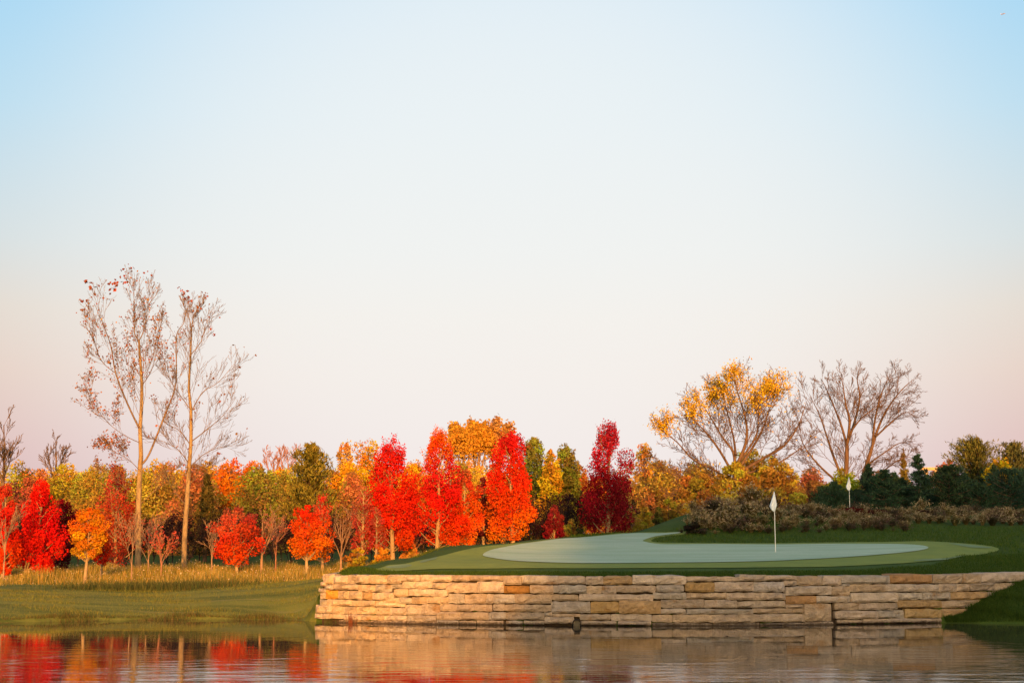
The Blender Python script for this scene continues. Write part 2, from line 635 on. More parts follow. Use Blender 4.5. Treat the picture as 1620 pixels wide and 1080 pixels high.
# ripples grow away from the sheltered far shore
sx = N(nt, 'ShaderNodeSeparateXYZ')
nt.links.new(tc.outputs['Object'], sx.inputs[0])
mrr = N(nt, 'ShaderNodeMapRange')
mrr.inputs[1].default_value = 35
mrr.inputs[2].default_value = 24
mrr.inputs[3].default_value = .10
mrr.inputs[4].default_value = .62
nt.links.new(sx.outputs[1], mrr.inputs[0])
mulr = N(nt, 'ShaderNodeMath', operation='MULTIPLY')
nt.links.new(mrr.outputs[0], mulr.inputs[0])
w2m = N(nt, 'ShaderNodeMapRange')
w2m.inputs[1].default_value = .40
w2m.inputs[2].default_value = .62
w2m.inputs[3].default_value = .18
nt.links.new(w2.outputs['Fac'], w2m.inputs[0])
nt.links.new(w2m.outputs[0], mulr.inputs[1])
bm_ = N(nt, 'ShaderNodeBump')
bm_.inputs['Distance'].default_value = .035
nt.links.new(mulr.outputs[0], bm_.inputs['Strength'])
nt.links.new(w1.outputs['Fac'], bm_.inputs['Height'])
nt.links.new(bm_.outputs[0], p.inputs['Normal'])
wm = bpy.data.meshes.new('pond')
wm.from_pydata([(-220, 4, 0), (220, 4, 0), (220, 60, 0), (-220, 60, 0)], [], [(0, 1, 2, 3)])
wm.materials.append(M_WATER)
tag(link('pond', wm), kind='structure')

# ------------------------------------------------------------------ stone wall
M_STONE, nt, p = newmat('weathered_limestone')
oi = N(nt, 'ShaderNodeObjectInfo')
tc = N(nt, 'ShaderNodeTexCoord')
mp = N(nt, 'ShaderNodeMapping')
nt.links.new(tc.outputs['Object'], mp.inputs[0])
rv = N(nt, 'ShaderNodeVectorMath', operation='SCALE')
cx = N(nt, 'ShaderNodeCombineXYZ')
for k in range(3):
    nt.links.new(oi.outputs['Random'], cx.inputs[k])
nt.links.new(cx.outputs[0], rv.inputs[0])
rv.inputs['Scale'].default_value = 40
nt.links.new(rv.outputs[0], mp.inputs['Location'])
hs = N(nt, 'ShaderNodeHueSaturation')
hs.inputs['Value'].default_value = .70
nt.links.new(oi.outputs['Color'], hs.inputs['Color'])
c, n1 = noise_mix(nt, p, oi.outputs['Color'], hs.outputs[0], 4.0, detail=10, vec=mp.outputs[0], lo=.4, hi=.66)
c, n3 = noise_mix(nt, p, c, (.30, .15, .045), 1.7, detail=4, vec=mp.outputs[0], lo=.60, hi=.78)
c, n2 = noise_mix(nt, p, c, (.17, .13, .10), 14, detail=8, vec=mp.outputs[0], lo=.60, hi=.95)
# damp algae line just above the water
ge_ = N(nt, 'ShaderNodeNewGeometry')
s3 = N(nt, 'ShaderNodeSeparateXYZ')
nt.links.new(ge_.outputs['Position'], s3.inputs[0])
ad = N(nt, 'ShaderNodeMath', operation='MULTIPLY_ADD')
nt.links.new(n2.outputs['Fac'], ad.inputs[0])
ad.inputs[1].default_value = -.13
nt.links.new(s3.outputs[2], ad.inputs[2])
dm = N(nt, 'ShaderNodeMapRange')
dm.inputs[1].default_value = .03
dm.inputs[2].default_value = -.04
nt.links.new(ad.outputs[0], dm.inputs[0])
mx = N(nt, 'ShaderNodeMix', data_type='RGBA')
nt.links.new(dm.outputs[0], mx.inputs[0])
nt.links.new(c, mx.inputs[6])
mx.inputs[7].default_value = (.075, .055, .04, 1)
nt.links.new(mx.outputs[2], p.inputs['Base Color'])
p.inputs['Roughness'].default_value = .92
p.inputs['Specular IOR Level'].default_value = .15
bump(nt, p, n2.outputs['Fac'], 1.0, .09)
M_SOIL = grass_ground('packed_soil', (.05, .035, .025), (.03, .022, .016), (.07, .05, .035), 3, 30, .6)

wall_root = empty('stone_wall', (3.4, 40.6, 0))
tag(wall_root, 'long curved dry-stone retaining wall of tan limestone blocks along the pond', 'stone wall')


def wall_at(px):
    a = (px - 810) / F
    # point of the wall path on this column
    lo, hi_ = -5.9, 20.9
    for _ in range(40):
        m_ = (lo + hi_) / 2
        d = float(wall_y(m_))
        if m_ < at(px, 930, d)[0]:
            lo = m_
        else:
            hi_ = m_
    return lo, float(wall_y(lo))


def stone_mesh(w, h, depth, seed, rough=1.0, taper=0.0):
    nx_, nz_ = max(3, min(9, int(w / .11))), max(3, min(5, int(h / .06)))
    r = random.Random(seed)
    us = np.linspace(-.5, .5, nx_ + 1)
    vs = np.linspace(-.5, .5, nz_ + 1)
    V_, idx = [], {}
    skew = [r.uniform(-.09, .09) for _ in range(4)]
    o = Vector((r.uniform(-50, 50), r.uniform(-50, 50), r.uniform(-50, 50)))
    ch = min(.015, h * .07)
    for j, v in enumerate(vs):
        for i, u in enumerate(us):
            x, z = u * w, v * h
            nb = mnoise.noise(Vector((x * 2.2, 0, z * 4)) + o)
            nf = mnoise.noise(Vector((x * 7, 3, z * 9)) + o)
            edge_i, edge_j = i in (0, nx_), j in (0, nz_)
            y = -.028 * (1 - (2 * u) ** 10) * (1 - (2 * v) ** 8) - .07 * nb * rough - .06 * nf * rough
            if edge_i or edge_j:
                y = abs(nb) * .03 + ch * .8
            if edge_j:                       # wavy bed joints
                z += (-1 if j else 1) * (ch * .25 + abs(mnoise.noise(Vector((x * 5, j * 7.0, 0)) + o)) * min(.045, h * .22))
            if edge_i:
                x += (-1 if i else 1) * (ch * .3) + (skew[0] * v * .3 if i == 0 else skew[1] * v * .3) * min(w, .5)
                if edge_j:
                    x += (-1 if i else 1) * r.uniform(.2, 1.0) * ch
                    z += (-1 if j else 1) * r.uniform(.1, .8) * ch
            idx[i, j] = len(V_)
            V_.append((x, y, z))
    Fq = [(idx[i, j], idx[i + 1, j], idx[i + 1, j + 1], idx[i, j + 1]) for i in range(nx_) for j in range(nz_)]
    ring = [(i, 0) for i in range(nx_)] + [(nx_, j) for j in range(nz_)] + [(i, nz_) for i in range(nx_, 0, -1)] + [(0, j) for j in range(nz_, 0, -1)]
    back = []
    for k in ring:
        x, y, z = V_[idx[k]]
        back.append(len(V_))
        V_.append((x * .97, depth, z))
    m_ = len(ring)
    for k in range(m_):
        a, b = idx[ring[k]], idx[ring[(k + 1) % m_]]
        Fq.append((b, a, back[k], back[(k + 1) % m_]))
    me = bpy.data.meshes.new('stone')
    me.from_pydata(V_, [], Fq + [tuple(back)])
    me.materials.append(M_STONE)
    return me


PAN = {'A': (490, 880, 5.4), 'B': (780, 880, 5.4), 'C': (1070, 880, 5.4), 'D': (1320, 860, 4.91)}
STONES = {
 'A': [(110,148,200,235),(200,158,320,233),(320,155,395,232),(395,155,500,232),(500,155,660,232),(660,152,780,230),(780,155,938,208),(938,155,1210,215),(1210,155,1365,210),(1368,160,1647,206),
       (125,238,195,283),(195,235,415,283),(415,240,555,298),(557,236,700,300),(690,234,788,272),(790,210,1045,272),(1045,218,1160,275),(1160,220,1425,310),(1428,210,1655,312),
       (135,285,240,362),(240,290,330,364),(330,290,445,366),(445,302,535,370),(535,302,716,374),(718,274,840,342),(845,276,1175,338),(650,345,760,392),(760,345,870,402),(870,342,1000,405),(1000,340,1183,400),(1183,312,1320,402),(1322,315,1508,402),(1508,316,1565,400),
       (150,365,360,420),(360,372,560,424),(560,376,812,432),
       (190,420,295,490),(295,424,400,492),(400,426,562,494),(565,432,690,500),(690,436,823,502),(814,408,952,502),(955,404,1110,500),(1115,405,1380,468),(1380,405,1557,468),
       (170,490,290,530),(290,494,440,542),(440,496,525,542),(525,500,635,544),(635,502,825,548),(825,504,890,552),(890,502,1080,557),(1085,470,1290,542),(1290,472,1525,542),(1528,470,1672,542),
       (1090,545,1270,584),(1280,545,1420,584),(1430,545,1650,584),(250,545,520,580),(525,548,820,582),(825,555,1085,590),
       (90,215,134,252),(72,272,134,306),(88,308,138,362),(86,365,152,416),(52,410,186,482),(46,485,168,530)],
 'B': [(85,160,238,240),(238,162,558,236),(560,165,790,236),(792,168,940,240),(942,165,1190,240),(1195,160,1652,237),
       (92,246,306,316),(315,242,515,318),(515,240,797,315),(800,245,930,318),(930,245,1050,316),(1052,243,1390,306),(1398,240,1632,303),
       (0,320,182,400),(185,318,498,400),(498,322,727,376),(733,318,1367,378),(1370,306,1650,362),
       (0,405,92,464),(94,406,494,468),(496,380,830,484),(834,383,1074,482),(1074,376,1430,488),(1435,365,1803,438),
       (108,472,436,543),(438,470,502,508),(440,512,690,574),(508,488,740,512),(740,490,1002,546),(1006,490,1352,550),(1358,494,1528,562),(1533,494,1861,563),(1432,442,1640,490),
       (110,547,250,584),(262,547,432,584),(740,550,1050,586),(1065,552,1345,588),(1360,566,1620,600)],
 'C': [(92,168,540,210),(540,152,770,207),(775,160,1030,200),(920,204,1028,247),(1035,165,1256,247),(1260,165,1418,247),
       (78,218,326,302),(328,215,660,297),(664,212,926,302),(932,250,1326,328),(1328,252,1482,332),
       (90,308,427,362),(430,305,778,370),(778,305,930,368),(934,334,1192,404),(1195,334,1478,392),
       (240,368,515,440),(515,376,930,437),(932,406,1086,437),(1090,398,1318,552),
       (85,445,652,491),(655,440,1087,484),(295,494,522,567),(525,488,1100,562),
       (0,570,300,606),(310,570,700,606),(710,568,1090,606),(1095,556,1330,600)],
 'D': [(60,240,435,310),(437,235,770,308),(772,232,1003,305),(1005,228,1142,305),(1144,222,1480,295),
       (0,330,120,402),(66,313,122,328),(125,312,397,374),(400,310,812,370),(815,308,950,374),(952,305,1058,367),(1060,300,1243,362),(1245,300,1440,364),
       (0,403,120,448),(125,377,488,452),(490,375,686,434),(690,372,902,433),(905,370,1190,432),(1192,366,1360,430),
       (0,457,188,514),(190,456,345,513),(347,455,487,512),(490,436,830,498),(832,432,1250,494),
       (0,516,330,582),(333,512,540,578),(545,502,822,575),(824,498,1150,566),
       (20,586,216,618),(220,578,790,612),(795,572,1000,612),
       (1482,218,1700,300),(1705,216,1960,298),(1965,212,2200,298),(1445,302,1640,366)],
}
TINTS = [((.50, .375, .26), 6), ((.48, .37, .275), 5), ((.52, .41, .32), 4), ((.45, .355, .27), 3), ((.47, .31, .16), 1), ((.44, .38, .32), 3), ((.53, .43, .34), 3)]
tl = [c for c, k in TINTS for _ in range(k)]
SPECIAL = {('B', 92, 246): (.42, .21, .06), ('C', 934, 334): (.43, .25, .12), ('D', 437, 235): (.43, .25, .12), ('C', 78, 218): (.45, .29, .13), ('A', 135, 285): (.55, .27, .05),
           ('B', 834, 383): (.46, .30, .13), ('C', 664, 212): (.46, .40, .36), ('B', 1398, 240): (.44, .38, .33), ('B', 496, 380): (.45, .38, .32), ('D', 490, 436): (.42, .28, .14), ('D', 545, 502): (.42, .29, .14)}
sr = random.Random(11)
for pan, L in STONES.items():
    ox, oy, s = PAN[pan]
    for (x0, y0, x1, y1) in L:
        pa, pb, qa, qb = ox + x0 / s, ox + x1 / s, oy + y0 / s, oy + y1 / s
        xa, ya = wall_at(pa)
        xb, yb = wall_at(pb)
        if pa < 504:                      # ends of the return stones
            xa = at(pa, 940, 42.35)[0]
            ya = 42.35
            if xb < -5.6:
                yb = 42.3
        dm_ = (ya + yb) / 2
        zt, zb = at((pa + pb) / 2, qa, dm_)[2], at((pa + pb) / 2, qb, dm_)[2]
        if qa <= 910 or zt > 1.30:
            zt = min(max(zt, 1.33), 1.44)
        w, h = math.hypot(xb - xa, yb - ya), zt - zb
        o = link('stone', stone_mesh(w + .016, h + .016, .5 + sr.uniform(-.05, .1), sr.random()), wall_root)
        o.location = ((xa + xb) / 2 - 3.4, dm_ + sr.uniform(-.045, .045) - 40.6 - (.07 if zb < -.03 else 0) * 0, (zt + zb) / 2)
        o.rotation_euler = (sr.uniform(-.03, .03), sr.uniform(-.008, .008), math.atan2(yb - ya, xb - xa) + sr.uniform(-.03, .03))
        t_ = SPECIAL.get((pan, x0, y0), sr.choice(tl))
        k = sr.uniform(.86, 1.1)
        o.color = tuple(min(.6, v * k) for v in t_) + (1,)
# return of the wall up the left bank
yy = 42.75
while yy < 46.2:
    L_ = sr.uniform(.45, .8)
    zg = gz(-6.1, yy + .3)
    z_ = 1.36
    while z_ > zg - .1:
        h = sr.uniform(.15, .24)
        o = link('stone', stone_mesh(L_, h, .4, sr.random()), wall_root)
        o.location = (-5.62 - 3.4, yy + L_ / 2 - 40.6, z_ - h / 2)
        o.rotation_euler = (0, 0, -math.pi / 2 + sr.uniform(-.04, .04))
        o.color = sr.choice(tl) + (1,)
        z_ -= h + .008
    yy += L_ + .01
# soil core behind the stones so no daylight shows through the joints
cv, cf = [], []
xs = np.concatenate([[-5.55], np.arange(-5.2, 20.6, .4)])
for i, x in enumerate(xs):
    y = float(wall_y(x))
    for (dy, z) in ((.16, -.9), (.16, 1.22), (.75, 1.22), (.75, -.9)):
        cv.append((x - 3.4, y + dy - 40.6, z))
for i in range(len(xs) - 1):
    for k in range(4):
        a = i * 4
        cf.append((a + k, a + (k + 1) % 4, a + 4 + (k + 1) % 4, a + 4 + k))
cf += [(0, 1, 2, 3), tuple(len(cv) - 4 + k for k in (3, 2, 1, 0))]
me = bpy.data.meshes.new('soil_core')
me.from_pydata(cv, [], cf)
me.materials.append(M_SOIL)
link('soil_core', me, wall_root)

# black drain pipe at the waterline
m, nt, p = newmat('black_plastic')
p.inputs['Base Color'].default_value = (.012, .012, .013, 1)
p.inputs['Roughness'].default_value = .45
x, y = wall_at(912)
tb = Tubes()
for rr in (.125, .105):
    tb.add([(0, .3, 0), (0, -.02, 0), (0, -.08, -.005), (0, -.10, -.005)], [rr, rr, rr, rr - (.012 if rr > .11 else -.008)], 20)
tb.add([(0, .12, 0), (0, .121, 0)], [.104, .001], 20)
o = link('drain_pipe', tb.mesh('drain_pipe', m), None, (x, y - .04, .06))
tag(o, 'black drain pipe end poking from the stone wall at the waterline', 'pipe')

# ------------------------------------------------------------------ golf flags
M_POLE, nt, p = newmat('white_pole')
p.inputs['Base Color'].default_value = (.8, .8, .78, 1)
p.inputs['Roughness'].default_value = .35
M_CLOTH, nt, p = newmat('white_flag_cloth')
tc = N(nt, 'ShaderNodeTexCoord')
c, n1 = noise_mix(nt, p, (.84, .87, .93), (.78, .81, .88), 12, vec=tc.outputs['Object'])
nt.links.new(c, p.inputs['Base Color'])
p.inputs['Roughness'].default_value = .85
M_CUP, nt, p = newmat('cup_liner')
p.inputs['Base Color'].default_value = (.5, .5, .5, 1)


def flag(px, py, d, top, seed, label, base=None):
    b = hit(px, py) if base is None else base
    h = at(px, top, b[1])[2] - b[2]
    r = empty('golf_flag', tuple(b))
    tag(r, label, 'golf flag', 'flags on the greens')
    t = Tubes()
    zs = np.linspace(-.1, h, 8)
    t.add([(0, 0, z) for z in zs], [.013] * 8, 8)
    t.add([(0, 0, h), (0, 0, h + .02)], [.02, .004], 8)
    link('pole', t.mesh('pole', M_POLE), r)
    t = Tubes()
    t.add([(0, 0, .04), (0, 0, -.12)], [.054, .054], 16)
    link('cup', t.mesh('cup', M_CUP), r)
    # limp cloth: gathered folds hanging from the tip, widest two thirds down, drawn back to the pole below
    rows, cols = 18, 25
    rr = random.Random(seed)
    ph = rr.uniform(0, 6)
    V_ = []
    hl = h * .30
    for j in range(rows + 1):
        v = j / rows
        z = h - .01 - v * hl
        wl = .17 * (np.interp(v, [0, .15, .45, .72, .88, 1], [.08, .25, .62, 1.0, .72, .22]))
        wr = .085 * (np.interp(v, [0, .2, .5, .7, .85, 1], [.1, .4, .8, 1.0, .5, .15]))
        for i in range(cols + 1):
            u = i / cols
            x_ = -wl + (wl + wr) * u
            fold = math.sin(u * 13 + ph + v * 1.5) * .020 * min(1, .25 + v * 1.3)
            droop = -.06 * v * abs(u - .62)
            V_.append((x_, -.03 + fold - .03 * math.sin(u * 3.1), z + droop))
    Fq = [(j * (cols + 1) + i, j * (cols + 1) + i + 1, (j + 1) * (cols + 1) + i + 1, (j + 1) * (cols + 1) + i) for j in range(rows) for i in range(cols)]
    me = bpy.data.meshes.new('cloth')
    me.from_pydata(V_, [], Fq)
    me.materials.append(M_CLOTH)
    me.polygons.foreach_set('use_smooth', np.ones(len(Fq), bool))
    o = link('cloth', me, r)
    md = o.modifiers.new('thickness', 'SOLIDIFY')
    md.thickness = .006
    return r


flag(1227, 874, 50, 778, 3, 'white limp flag on a white pole standing on the near putting green')
bx = xat(1346, 75)
flag(1346, 0, 75, 755, 9, 'white limp flag farther off whose pole rises behind the dark planted mound', base=np.array((bx, 75, gz(bx, 75))))

# ------------------------------------------------------------------ trees
RED, CRIM, ORRED, ORANGE = (.70, .022, .008), (.54, .014, .024), (.74, .075, .008), (.74, .17, .010)
YEL, GOLD, OLIVE, GREEN = (.66, .33, .02), (.50, .24, .025), (.24, .185, .028), (.10, .135, .03)
DGREEN, MAROON, BROWN, TAN, ROSE = (.022, .05, .032), (.24, .012, .022), (.27, .13, .05), (.36, .21, .10), (.42, .10, .06)
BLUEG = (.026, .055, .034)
PROF = {
    'maple': ([0, .08, .22, .38, .55, .72, .86, 1], [.45, .85, 1.0, .98, .84, .64, .44, .20]),
    'round': ([0, .1, .3, .55, .8, .93, 1], [.4, .75, 1.0, .98, .72, .42, .1]),
    'column': ([0, .1, .35, .65, .88, 1], [.5, .85, 1.0, .9, .55, .12]),
    'cone': ([0, .06, .3, .6, .9, 1], [.75, 1.0, .78, .46, .12, .03]),
    'pine': ([0, .15, .35, .55, .72, .86, 1], [.7, .95, 1.0, .82, .5, .34, .10]),
    'vase': ([0, .2, .5, .8, 1], [.25, .5, .85, 1.0, .3]),
    'shrub': ([0, .15, .45, .75, 1], [.85, 1.0, .95, .65, .15]),
}


def crown_cloud(lv, tb, base, zc0, ztop, cx, cy, rx, ry, prof, n, leaf, pal, seed, clumps=None, spread=1.0, gap=.15, trunk_top=None, trunk=None, ltype='leaf', plume=0.0):
    """leaf clumps on limbs. pal: list of (t, colour) from the crown's foot to its tip"""
    global rng
    r = np.random.default_rng(seed)
    rng = r
    H = ztop - zc0
    K = clumps or int(26 + 5 * H)
    pt, pr = PROF[prof]
    tt = np.sort((np.arange(K) + r.uniform(0, 1, K)) / K) ** .92
    prad = np.interp(tt, pt, pr)
    keepk = r.uniform(size=K) < (.5 + .5 * prad)
    tt, prad = tt[keepk], prad[keepk]
    K = len(tt)
    ang = np.arange(K) * 2.399963 + r.uniform(-.6, .6, K)
    rad = prad * np.sqrt(r.uniform(.12, .92, K)) * r.uniform(.82, 1.08, K)
    cxs = cx + np.cos(ang) * rad * rx
    cys = cy + np.sin(ang) * rad * ry
    czs = zc0 + tt * H * (1 - .0)
    csz = (.26 + .16 * r.uniform(size=K)) * (.45 + .55 * prad) * spread
    pts_t = np.array([q[0] for q in pal])
    pts_c = np.array([q[1] for q in pal])
    cw = (.4 + prad) * r.uniform(.5, 1.4, K)
    cnt = np.maximum(6, (n * cw / cw.sum()).astype(int))
    shade = r.uniform(.72, 1.22, K)[:, None] * (1 + r.uniform(-.16, .16, (K, 3)) * np.array((.3, 2.2, .6)))
    la = .25 if prof == 'round' else .22
    lop = 1 + la * np.sin(ang * 2 + tt * 3 + r.uniform(0, 6)) + la * .7 * np.sin(ang + tt * 8 + r.uniform(0, 6))
    cxs, cys = cx + (cxs - cx) * lop, cy + (cys - cy) * lop
    for k in range(K):
        c = np.array((cxs[k], cys[k], czs[k]))
        m_ = cnt[k]
        g = r.normal(size=(m_, 3))
        g /= np.linalg.norm(g, axis=1)[:, None] + 1e-9
        rr = r.uniform(.25, 1.0, m_) ** .6
        S = np.array((csz[k] * rx, csz[k] * ry, csz[k] * .85 * min(rx * 1.15, H * .35)))
        P = c + g * rr[:, None] * S * 1.25
        if plume > 0 and tt[k] > .72:           # ascending sprays at the tip
            P[:, 2] += np.abs(r.normal(size=m_)) * plume * .35
            P[:, :2] = c[:2] + (P[:, :2] - c[:2]) * .8
        P[:, 2] = np.maximum(P[:, 2], zc0 - .1)
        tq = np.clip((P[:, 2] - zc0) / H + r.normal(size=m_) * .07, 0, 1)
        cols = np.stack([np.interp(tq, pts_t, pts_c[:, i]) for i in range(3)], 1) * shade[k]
        cols = jitter_cols(cols, m_, .26, .15)
        sz = leaf * r.uniform(.5, 1.4, m_)
        if ltype == 'needle':
            lv.add(P, sz * 2.2, cols, aspect=.16, up=(P - np.array((cx, cy, c[2]))) * 1.2 + np.array((0, 0, .8)))
        else:
            lv.add(P, sz, cols)
        if tb is not None and trunk is not None:
            zb = czs[k] - (.45 + .5 * rad[k]) * min(rx, 1.6) * .9
            zb = min(max(zb, base[2] + .8 * (zc0 - base[2])), trunk[-1][2])
            tz = np.array([q[2] for q in trunk])
            j = np.array([np.interp(zb, tz, [q[i] for q in trunk]) for i in range(3)])
            mid = j * .5 + c * .5 + np.array((0, 0, -.08 * np.linalg.norm(c - j)))
            R = .018 + .012 * np.linalg.norm(c - j)
            tb.add([j, mid, c], [R, R * .65, R * .2], 4)


def sprays(lv, tb, cx, cy, zc0, ztop, rx, ry, col, seed, leaf, k=11):
    """thin leafy shoots that break the outline of the tip"""
    r = np.random.default_rng(seed + 5000)
    H = ztop - zc0
    for i in range(k):
        a = r.uniform(0, 6.283)
        q = r.uniform(.05, .75)
        z0 = zc0 + H * (.88 - .38 * q)
        p0 = np.array((cx + math.cos(a) * rx * q * .7, cy + math.sin(a) * ry * q * .7, z0))
        L = H * r.uniform(.12, .26)
        p1 = p0 + np.array((math.cos(a) * L * .25, math.sin(a) * L * .25, L))
        p1[2] = min(p1[2], ztop + H * .03)
        tb.add([p0 - (p1 - p0) * .5, p0, p1], [.014, .010, .005], 3)
        m_ = int(26 + r.uniform(0, 26))
        t = r.uniform(0, 1.05, m_)
        P = p0 + (p1 - p0) * t[:, None] + r.normal(size=(m_, 3)) * .085 * (1.2 - t[:, None] * .6)
        lv.add(P, leaf * r.uniform(.6, 1.3, m_), jitter_cols(col, m_, .3, .2))


def leafy_tree(name, label, px, d, top, bot, half, pal, n, leaf, seed, prof='maple', trunk_px=None, cat='tree', bark=None, tr=None, depth_ratio=.9, spread=1.0, clumps=None, lean=0, group=None, ltype='leaf', plume=0.0, mat=None):
    """crown given by its outline in photo pixels at distance d; stands on the ground there"""
    tpx = trunk_px if trunk_px is not None else px
    bx_ = xat(tpx, d)
    b = np.array((bx_, d, gz(bx_, d)))
    ztop, zc0 = at(px, top, d)[2], at(px, bot, d)[2]
    zc0 = max(zc0, b[2] + .05)
    cx_ = xat(px, d)
    rx = half / ppm(d)
    root = empty(name, tuple(b))
    tag(root, label, cat, group)
    H = ztop - b[2]
    R0 = tr if tr else .018 * H + .02
    rr = random.Random(seed)
    zs = np.linspace(0, 1, 8)
    trunk = [(bx_ + (cx_ - bx_) * sstep(min(1, q * 1.6)) + rr.uniform(-.02, .02) * H * .25 * q, d + rr.uniform(-.02, .02) * H * .3 * q, b[2] - .15 + q * (H * .93)) for q in zs]
    tb = Tubes()
    tb.add(trunk, [R0 * (1.35 if i == 0 else 1.0) * (1 - .93 * q) + .006 for i, q in enumerate(zs)], 8)
    lv = Leaves()
    crown_cloud(lv, tb, b, zc0, ztop, cx_, d, rx, rx * depth_ratio, prof, n, leaf, pal, seed, trunk=trunk, spread=spread, clumps=clumps, ltype=ltype, plume=plume)
    if plume >= .2:
        sprays(lv, tb, cx_, d, zc0, ztop, rx, rx * depth_ratio, pal[-1][1], seed, leaf)
    inv = np.array(b)
    tb.V = [v - inv for v in tb.V]
    lv.V = [v - inv for v in lv.V]
    link('trunk', tb.mesh('trunk', bark or B_PALE), root)
    link('crown', lv.mesh('crown', mat or (M_NEEDLE if ltype == 'needle' else M_LEAF)), root)
    return root


def grow(tb, p, dirn, length, rad, level, r, tips, up=.25, kids=(0, 5, 7, 8), ratio=.52, spread=.75, minr=.006):
    """one branch with wandering axis; children come off it, level counts down to 0"""
    k = 5 if level > 0 else 4
    pts = [np.array(p, float)]
    dv = np.array(dirn, float)
    dv /= np.linalg.norm(dv)
    dirs = [dv]
    for i in range(k):
        dv = dv + r.normal(size=3) * .10 + np.array((0, 0, up * .22))
        dv /= np.linalg.norm(dv)
        pts.append(pts[-1] + dv * length / k)
        dirs.append(dv)
    q = np.linspace(0, 1, k + 1)
    tb.add(pts, np.maximum(minr, rad * (1 - .8 * q)), 5 if level >= 2 else 3)
    if level == 0:
        tips.append((pts[-1], pts[-2], pts[-3]))
        return
    children(tb, np.array(pts), rad, level, r, tips, length, up, kids, ratio, spread, minr)


def children(tb, pts, rad, level, r, tips, length, up, kids, ratio, spread, minr, t0=.22, rot=None):
    n = kids[level]
    seg = np.linalg.norm(np.diff(pts, axis=0), axis=1)
    cum = np.concatenate([[0], np.cumsum(seg)]) / seg.sum()
    for i in range(n):
        t = t0 + (1 - t0) * (i + r.uniform(0, .9)) / n
        j = np.array([np.interp(t, cum, pts[:, m_]) for m_ in range(3)])
        ki = min(len(pts) - 2, int(np.searchsorted(cum, t)) - 1)
        ax = pts[max(0, ki) + 1] - pts[max(0, ki)]
        ax = ax / (np.linalg.norm(ax) + 1e-9)
        s = r.normal(size=3)
        s -= ax * s.dot(ax)
        s /= np.linalg.norm(s) + 1e-9
        dn = ax * 1.0 + s * spread * r.uniform(.7, 1.25)
        L = length * ratio * (1.12 - .62 * t) * r.uniform(.7, 1.25)
        grow(tb, j, dn, L, max(minr, rad * (1 - .75 * t) * .55), level - 1, r, tips, up, kids, ratio, spread, minr)


def smooth_path(P, n=4):
    P = np.array(P, float)
    out = []
    m_ = len(P)
    for i in range(m_ - 1):
        p0, p1, p2, p3 = P[max(0, i - 1)], P[i], P[i + 1], P[min(m_ - 1, i + 2)]
        for t in np.linspace(0, 1, n, endpoint=False):
            out.append(.5 * (2 * p1 + (p2 - p0) * t + (2 * p0 - 5 * p1 + 4 * p2 - p3) * t * t + (3 * p1 - p0 - 3 * p2 + p3) * t ** 3))
    out.append(P[-1])
    return np.array(out)


def limb_tree(name, label, px, d, limbs, seed, bark, kids, side_len, up=.3, spread=.75, ratio=.5, minr=.008, leaves=None, cat='tree', group=None, thick=1.0, trunk_bark=None):
    """tree grown on limbs [(r0, r1, [(px,py,depth offset)...], side branch length, t0)]; leaves: (P filter fn)->colour"""
    r = np.random.default_rng(seed)
    bx_ = xat(px, d)
    b = np.array((bx_, d, gz(bx_, d)))
    root = empty(name, tuple(b))
    tag(root, label, cat, group)
    tb, tips, tk = Tubes(), [], Tubes()
    for li, (r0, r1, path, sl, t0) in enumerate(limbs):
        pts = []
        for (qx, qy, dy) in path:
            w = at(qx, qy, d + dy)
            pts.append(w)
        if li == 0:
            pts[0] = np.array((pts[0][0], pts[0][1], gz(pts[0][0], pts[0][1]) - .2))
        S = smooth_path(pts)
        q = np.linspace(0, 1, len(S))
        rad = (r0 + (r1 - r0) * q) * (thick if li > 1 or trunk_bark is None else max(thick, .64))
        if li == 0:
            rad[0] *= 1.25
        (tk if li == 0 or (li == 1 and trunk_bark is not None) else tb).add(S, rad, 8)
        if sl > 0:
            children(tb, S, r0 * .6 * thick ** 2, 3 if len(kids) > 3 else 2, r, tips, sl / ratio, up, kids, ratio, spread, minr, t0=t0)
    tb.V = [v - b for v in tb.V]
    tk.V = [v - b for v in tk.V]
    link('trunk', tk.mesh('trunk', trunk_bark or bark), root)
    link('branches', tb.mesh('branches', bark), root)
    if leaves:
        lv = Leaves()
        leaves(lv, tips, r, b)
        if lv.V:
            lv.V = [v - b for v in lv.V]
            link('crown', lv.mesh('crown', M_LEAF), root)
    return root


# ---- the two tall poplars on the left
def poplar_leaves(prob, cols, lo, hi_, big_top=None):
    def fn(lv, tips, r, b):
        P, S, Cc = [], [], []
        for (a, m_, c) in tips:
            for q in (a, m_, c):
                pr_ = prob(q)
                for _ in range(5):
                    if r.uniform() < pr_:
                        P.append(q + r.normal(size=3) * .09)
                        S.append(r.uniform(lo, hi_))
                        Cc.append(cols[r.integers(len(cols))])
        if big_top:
            for (qx, qy, s) in big_top:
                for _ in range(int(3 + s * 12)):
                    P.append(at(qx, qy, b[1]) + r.normal(size=3) * np.array((.11, .3, .09)) * (.5 + s))
                    S.append((.10 + s * .25) * r.uniform(.6, 1.2))
                    Cc.append((.30, .075, .03))
        if P:
            lv.add(np.array(P), np.array(S), jitter_cols(np.array(Cc), len(P), .3, .15), aspect=.8)
    return fn


def pop1_prob(q):
    # most of the leaves left cling to the left and middle of the crown
    c = np.array(q)
    dpt = c[1]
    pxx = 810 + c[0] / dpt * F / .99
    pyy = 860 - (c[2] - CAMZ) / dpt * F
    f = np.interp(pxx, [130, 160, 205, 235, 265, 300], [.25, .5, .55, .32, .28, .10])
    return f * np.interp(pyy, [425, 480, 540, 640, 700, 760], [.03, .25, .8, 1, .8, .1])


